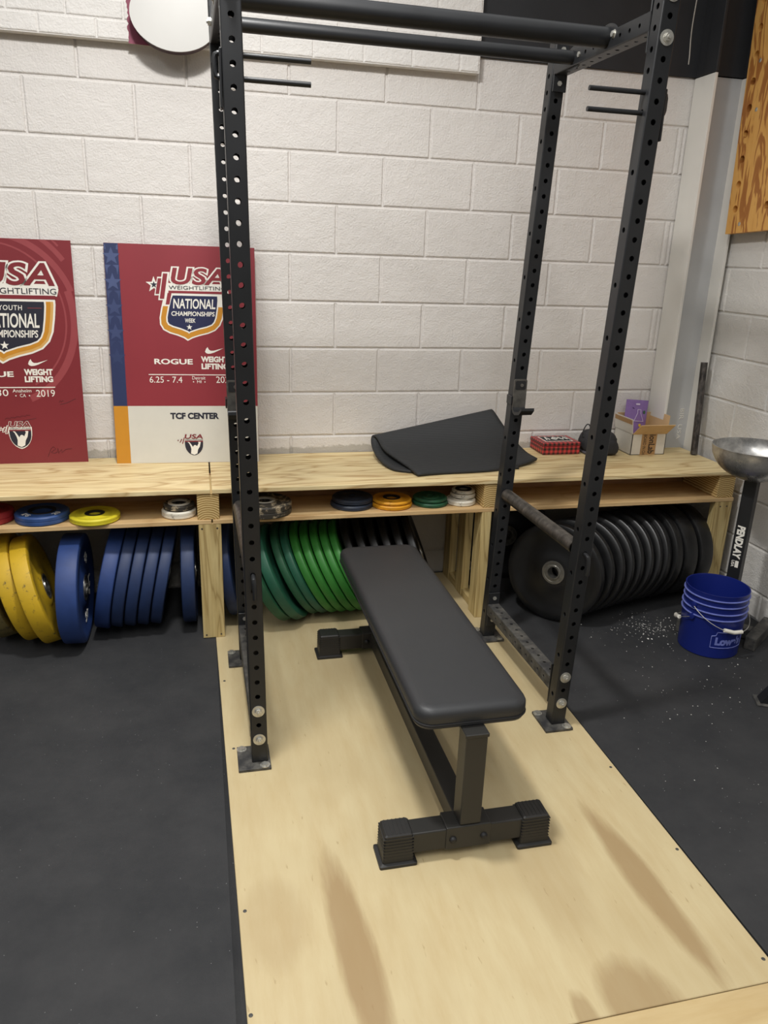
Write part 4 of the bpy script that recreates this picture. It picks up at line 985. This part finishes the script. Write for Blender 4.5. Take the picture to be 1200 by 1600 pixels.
# ------------------------------------------------------------------ open cardboard box with a purple pouch in it
bx = thing('cardboard_box', 'open white-faced cardboard box with flaps up on the bench by the steel column', 'box', (1.747, -0.118, TOP))
Wx, Wy, Hh = 0.186, 0.172, 0.107; tk = 0.003
walls = bmesh.new()
box(walls, (0, 0, tk / 2), (Wx, Wy, tk)); box(walls, (0, -Wy / 2 + tk / 2, Hh / 2), (Wx, tk, Hh)); box(walls, (0, Wy / 2 - tk / 2, Hh / 2), (Wx, tk, Hh)); box(walls, (-Wx / 2 + tk / 2, 0, Hh / 2), (tk, Wy, Hh)); box(walls, (Wx / 2 - tk / 2, 0, Hh / 2), (tk, Wy, Hh))
walls.normal_update()
for f in walls.faces:
    c = f.calc_center_median(); n = f.normal
    outer = (n.y < -0.5 and c.y < -Wy / 2 + 1e-4) or (n.y > 0.5 and c.y > Wy / 2 - 1e-4) or (n.x < -0.5 and c.x < -Wx / 2 + 1e-4) or (n.x > 0.5 and c.x > Wx / 2 - 1e-4)
    f.material_index = 1 if outer else 0
obj('carton', walls, [M['card_in'], M['card_white']], bx)
def flap(hinge, along, outdir, up_deg, w, d, mi_out=M['card_white'], taper=0.0):
    """flap hinged at a box edge; 0 deg lies straight out, 90 stands up"""
    a = Vector(along).normalized(); o = Vector(outdir).normalized(); u = o * cos(R(up_deg)) + Vector((0, 0, 1)) * sin(R(up_deg)); n = a.cross(u).normalized()
    if n.dot(o) < 0 and up_deg > 45: n = -n
    bm = bmesh.new(); h = Vector(hinge)
    q = [h - a * w / 2, h + a * w / 2, h + a * (w / 2 - taper) + u * d, h - a * (w / 2 - taper) + u * d]
    fa = [bm.verts.new(p) for p in q]; fb_ = [bm.verts.new(p + n * tk) for p in q]
    f1 = bm.faces.new(fa); f2 = bm.faces.new(fb_[::-1])
    for i in range(4): bm.faces.new((fa[i], fb_[i], fb_[(i + 1) % 4], fa[(i + 1) % 4]))
    bmesh.ops.recalc_face_normals(bm, faces=bm.faces[:]); return bm
obj('flap', flap((0, -Wy / 2, Hh), (1, 0, 0), (0, -1, 0), 42, Wx, 0.085), M['card_in'], bx)
obj('flap', flap((-Wx / 2, 0.0, Hh), (0, 1, 0), (-1, 0, 0), 84, Wy, 0.072), M['card_white'], bx)
obj('flap', flap((Wx / 2, 0.0, Hh), (0, 1, 0), (1, 0, 0), 88, Wy, 0.088), M['card_in'], bx)
obj('flap', flap((0, Wy / 2, Hh), (1, 0, 0), (0, 1, 0), 96, Wx, 0.075), M['card_in'], bx)
obj('flap_print', B((-Wx / 2 - 0.0095, -0.0, Hh + 0.056), (0.0012, 0.165, 0.022), rot=(0, R(-6), 0)), M['card_print'], bx)
lab = obj('printed_label', B((0.0, -Wy / 2 - 0.0004, 0.0535), (0.083, 0.0008, 0.107)), M['card_print'], bx)
bm = bmesh.new(); to = lambda u, v, w: Vector((w, -Wy / 2 - 0.0008 + v, 0.104 - u))
text('ionLab', 0.002, 0.000, 0.098, 0.034, 0, 0.02, bm=bm, to=to); text('BOARD IN CH', 0.002, -0.031, 0.102, -0.014, 0, 0.0, bm=bm, to=to)
obj('label_lettering', bm, M['card_text'], lab)
pp = thing('purple_pouch', 'purple foil pouch with a white flask drawing standing in the cardboard box', 'pouch', (1.728, -0.085, TOP + 0.006), (R(-6), R(5), R(8)))
bm = bmesh.new(); nz, nx = 14, 10; Wp, Hp = 0.136, 0.244; F_, K_ = [], []
for i in range(nz + 1):
    rf, rk = [], []
    for k in range(nx + 1):
        u, v = k / nx, i / nz; x = (u - 0.5) * Wp; z = v * Hp; b_ = 0.015 * sin(pi * u) ** 0.6 * (1 - max(0, v - 0.35) / 0.65) ** 0.8 + 0.0012
        rf.append(bm.verts.new((x, -b_ + 0.001 * sin(9 * u + 14 * v), z))); rk.append(bm.verts.new((x, b_, z)))
    F_.append(rf); K_.append(rk)
for g in (F_, K_):
    for a, b in zip(g, g[1:]):
        for k in range(nx): bm.faces.new((a[k], a[k + 1], b[k + 1], b[k]))
for a, b in zip(zip(F_, K_), list(zip(F_, K_))[1:]):
    bm.faces.new((a[0][0], b[0][0], b[1][0], a[1][0])); bm.faces.new((a[0][-1], b[0][-1], b[1][-1], a[1][-1]))
for k in range(nx): bm.faces.new((F_[-1][k], F_[-1][k + 1], K_[-1][k + 1], K_[-1][k])); bm.faces.new((F_[0][k], F_[0][k + 1], K_[0][k + 1], K_[0][k]))
bmesh.ops.recalc_face_normals(bm, faces=bm.faces[:]); obj('pouch_film', bm, M['purple'], pp, True)
to = lambda x, y, z: Vector((x, -0.0165 * (1 - max(0, z / Hp - 0.35) / 0.65) ** 0.8 * max(0, cos(pi * x / Wp)) ** 0.6 - 0.0026 + y, z))
fl_ = [(-0.010, 0.196), (0.010, 0.196), (0.010, 0.178), (0.030, 0.138), (-0.030, 0.138), (-0.010, 0.178), (-0.010, 0.196)]
bm = bmesh.new()
for a, b in zip(fl_, fl_[1:]): tube([to(a[0] + 0.012, 0, a[1]), to((a[0] + b[0]) / 2 + 0.012, 0, (a[1] + b[1]) / 2), to(b[0] + 0.012, 0, b[1])], 0.0014, 6, bm)
obj('flask_drawing', bm, M['lavender'], pp)
obj('hang_hole', prism(rrect(-0.013, 0.219, 0.013, 0.227, 0.004), -0.002, -0.0005, to=to), M['lavender'], pp)
obj('green_dot', prism([(0.044 + 0.008 * cos(2 * pi * k / 16), 0.184 + 0.009 * sin(2 * pi * k / 16)) for k in range(16)], -0.001, 0.0, to=to), M['leaf'], pp)
obj('yellow_dot', prism([(0.020 + 0.008 * cos(2 * pi * k / 16), 0.118 + 0.008 * sin(2 * pi * k / 16)) for k in range(16)], -0.001, 0.0, to=to), M['sun'], pp)
bm = bmesh.new()
for pts in ([(0.02, 0.10), (0.03, 0.085), (0.04, 0.10)], [(0.022, 0.075), (0.035, 0.068), (0.045, 0.08)], [(-0.03, 0.205), (-0.02, 0.200)]): tube([to(x, 0, z) for x, z in pts], 0.0016, 6, bm)
obj('print_marks', bm, M['purple_dk'], pp)

# short iron pipe leaning against the column
a = V((1.992, -0.232, TOP + 0.004)); b = V((2.004, -0.180, 1.108)); d = (b - a).normalized()
ip = thing('iron_pipe', 'short dark iron pipe leaning upright against the white steel column', 'pipe', a)
pts = [d * (b - a).length * k / 12 for k in range(13)]
bm = tube(pts, 0.0165, 24, cap=False); tube(pts, 0.0135, 24, bm, cap=False); obj('pipe_tube', bm, M['iron'], ip, True)
obj('bright_end', tube([d * 0.0, d * 0.018], 0.0169, 24, cap=False), M['worn_steel'], ip, True)

# ------------------------------------------------------------------ chalk bowl stand
cs = thing('chalk_bowl_stand', 'spun steel chalk bowl on a square black post behind the blue pails', 'chalk stand', (1.832, -0.866, 0.0), (0, 0, R(35.6)))
CS_off = 0.0
for y in (-0.135, 0.135):
    f = obj('base_foot', B((0, 0, 0.03), (0.268 if y < 0 else 0.31, 0.046, 0.06), 0.004, 2), M['steel_dusty'], cs, loc=(0.046 if y < 0 else 0.02, y if y < 0 else 0.143, 0))
obj('base_bar', B((0.02, 0, 0.030), (0.05, 0.22, 0.05), 0.003, 1), M['steel_dusty'], cs)
post = obj('post', B((0, 0, 0.385), (0.052, 0.052, 0.66), 0.003, 2), M['steel_black'], cs)
bm = bmesh.new(); to = lambda u, v, w: Vector((-0.0264 + v, -w, 0.515 - u))
text('PENDLAY', 0.0, -0.016, 0.150, 0.016, 0, 0.05, bm=bm, to=to, shear=0.12)
prism([(0.158, 0.0), (0.188, 0.0), (0.188, 0.014), (0.158, 0.014)], 0, -0.0004, bm, to); text('USA', 0.158, -0.015, 0.188, -0.003, 0, 0.02, bm=bm, to=to)
obj('post_lettering', bm, M['white_print'], post)
prof = []; Rb = 0.180; dep = 0.140
for k in range(15): 
    a = k / 14 * R(90); prof.append((Rb * sin(a) if k else 0.0, dep * (1 - cos(a))))
inner = [(max(0.0, r - 0.003), h + 0.003) for r, h in prof][::-1]
obj('bowl', lathe(prof + [(Rb + 0.001, dep + 0.002)] + inner, 72), M['spun_steel'], cs, True, loc=(0, 0, 0.712))
# edge of another stand at the picture's right edge
st = thing('squat_stand', 'black capped steel stand foot poking in at the right picture edge on the rubber floor', 'stand', (1.615, -1.395, 0.0), (0, 0, R(-24)))
obj('base_plate', B((0.055, 0, 0.004), (0.16, 0.075, 0.008), 0.002, 1), M['steel_dusty'], st)
bm = prism([(-0.012, 0.008), (0.8, 0.008), (0.8, 0.058), (0.018, 0.058)], -0.025, 0.025); obj('base_tube', bm, M['steel_black'], st)

# ------------------------------------------------------------------ two nested pails
PX, PY = 1.686, -0.957
def pail(name, label, z0, h, rb, rt, ribs, wall=0.003):
    t = thing(name, label, 'bucket', (PX, PY, z0))
    prof = [(0.0, 0.0), (rb - 0.004, 0.0), (rb, 0.004), (rt, h - 0.004), (rt + 0.001, h), (rt - 0.003, h), (rt - wall - 0.001, h - 0.006), (rb - wall - 0.001, 0.006), (0.0, 0.005)]
    obj('shell', lathe(prof, 72), M['blue_pail'], t, True)
    for z in ribs:
        r = rb + (rt - rb) * z / h; obj('rib', lathe([(r - 0.001, z - 0.0045), (r + 0.0055, z - 0.002), (r + 0.006, z + 0.001), (r - 0.001, z + 0.0025)], 72, closed=True), M['pail_rib'], t, True)
    return t
def bail(t, a_deg, z, r, droop, side, grip_at=0.5, span=180):
    """wire handle from the ear at a_deg to the opposite ear, hanging against the pail"""
    a0 = R(a_deg); p = []
    for k in range(25):
        s = k / 24; a = a0 + side * R(span) * s; rr = r + 0.008 + 0.014 * sin(pi * s); p.append(Vector((rr * cos(a), rr * sin(a), z - droop * sin(pi * s))))
    obj('wire_handle', tube(p, 0.0016, 8), M['zinc'], t, True)
    c = int(24 * grip_at); q = p[max(0, c - 3):c + 4]; bm = tube([p[c - 2].lerp(p[c - 3], 0.2), p[c], p[c + 2].lerp(p[c + 3], 0.2)], 0.0085, 16); obj('grip', bm, M['handle_white'], t, True)
    for a in (a0, a0 + side * R(span)):
        e = obj('handle_ear', lathe([(0.014, 0.0), (0.013, 0.008), (0.0, 0.011)], 18, 'x'), M['blue_pail'], t, True, loc=(r * cos(a), r * sin(a), z)); e.rotation_euler = (0, 0, a)
po = pail('pail', 'blue plastic pail with white-outlined logo on the rubber floor, outer of the two nested pails', 0.0, 0.226, 0.1215, 0.1265, (0.176, 0.203))
pi_ = pail('pail', 'blue plastic pail nested inside another, with its open rim and white-gripped wire handle on top', 0.058, 0.226, 0.1155, 0.1265, (0.175, 0.203))
bail(po, 194, 0.165, 0.126, 0.070, -1, 0.29)
bail(pi_, 194, 0.160, 0.125, 0.085, 1, 0.43)
# logo wrapped on the outer pail
A0 = R(-124)
def wrap(u, v, w):
    r = 0.1215 + (0.1265 - 0.1215) * w / 0.226 + 0.0006 - v; a = A0 + u / 0.124; return Vector((r * cos(a), r * sin(a), w))
oz, oh = 0.052, 0.072; out_ = [(0.0, oz), (0.0, oz + oh * 0.72), (0.016, oz + oh * 0.78), (0.020, oz + oh), (0.060, oz + oh * 0.98), (0.075, oz + oh * 1.15), (0.090, oz + oh * 0.98), (0.150, oz + oh), (0.150, oz), (0.0, oz)]
bm = bmesh.new()
for a, b in zip(out_, out_[1:]):
    n = 8; tube([wrap(a[0] + (b[0] - a[0]) * k / n, 0, a[1] + (b[1] - a[1]) * k / n) for k in range(n + 1)], 0.0016, 6, bm)
text("Lowe's", 0.016, oz + 0.012, 0.136, oz + 0.050, 0, 0.055, bm=bm, to=wrap)
obj('printed_logo', bm, M['pail_rib'], po)

# ------------------------------------------------------------------ spilled chalk crumbs
random.seed(5); bm = bmesh.new()
def crumb(x, y, s):
    if math.hypot(x - PX, y - PY) < 0.132 or x > 1.58 and y < -1.33: return
    n = random.randint(4, 6); a0 = random.random() * 6; vs_ = [bm.verts.new((x + s * random.uniform(0.5, 1) * cos(a0 + 2 * pi * k / n), y + s * random.uniform(0.5, 1) * sin(a0 + 2 * pi * k / n), 0.0003)) for k in range(n)]
    tp = bm.verts.new((x, y, 0.0003 + s * 0.5))
    for k in range(n): bm.faces.new((vs_[k], vs_[(k + 1) % n], tp))
for _ in range(230): crumb(1.54 + random.gauss(0, 0.085), -0.76 + random.gauss(0, 0.07), abs(random.gauss(0.0014, 0.0012)) + 0.0006)
for _ in range(110): crumb(random.uniform(1.2, 1.95), random.uniform(-1.5, -0.75), abs(random.gauss(0.0012, 0.001)) + 0.0006)
for _ in range(60): crumb(random.uniform(0.95, 1.7), random.uniform(-2.0, -1.0), abs(random.gauss(0.001, 0.0008)) + 0.0005)
for x, y, s in ((1.46, -0.86, 0.008), (1.475, -0.865, 0.006), (1.42, -0.88, 0.005), (1.52, -0.92, 0.005), (1.58, -1.12, 0.004), (1.71, -1.13, 0.004)): crumb(x, y, s)
ck = obj('chalk_crumbs', bm, M['chalk']); tag(ck, 'white chalk crumbs scattered on the rubber floor around the pails', 'chalk'); ck['kind'] = 'stuff'
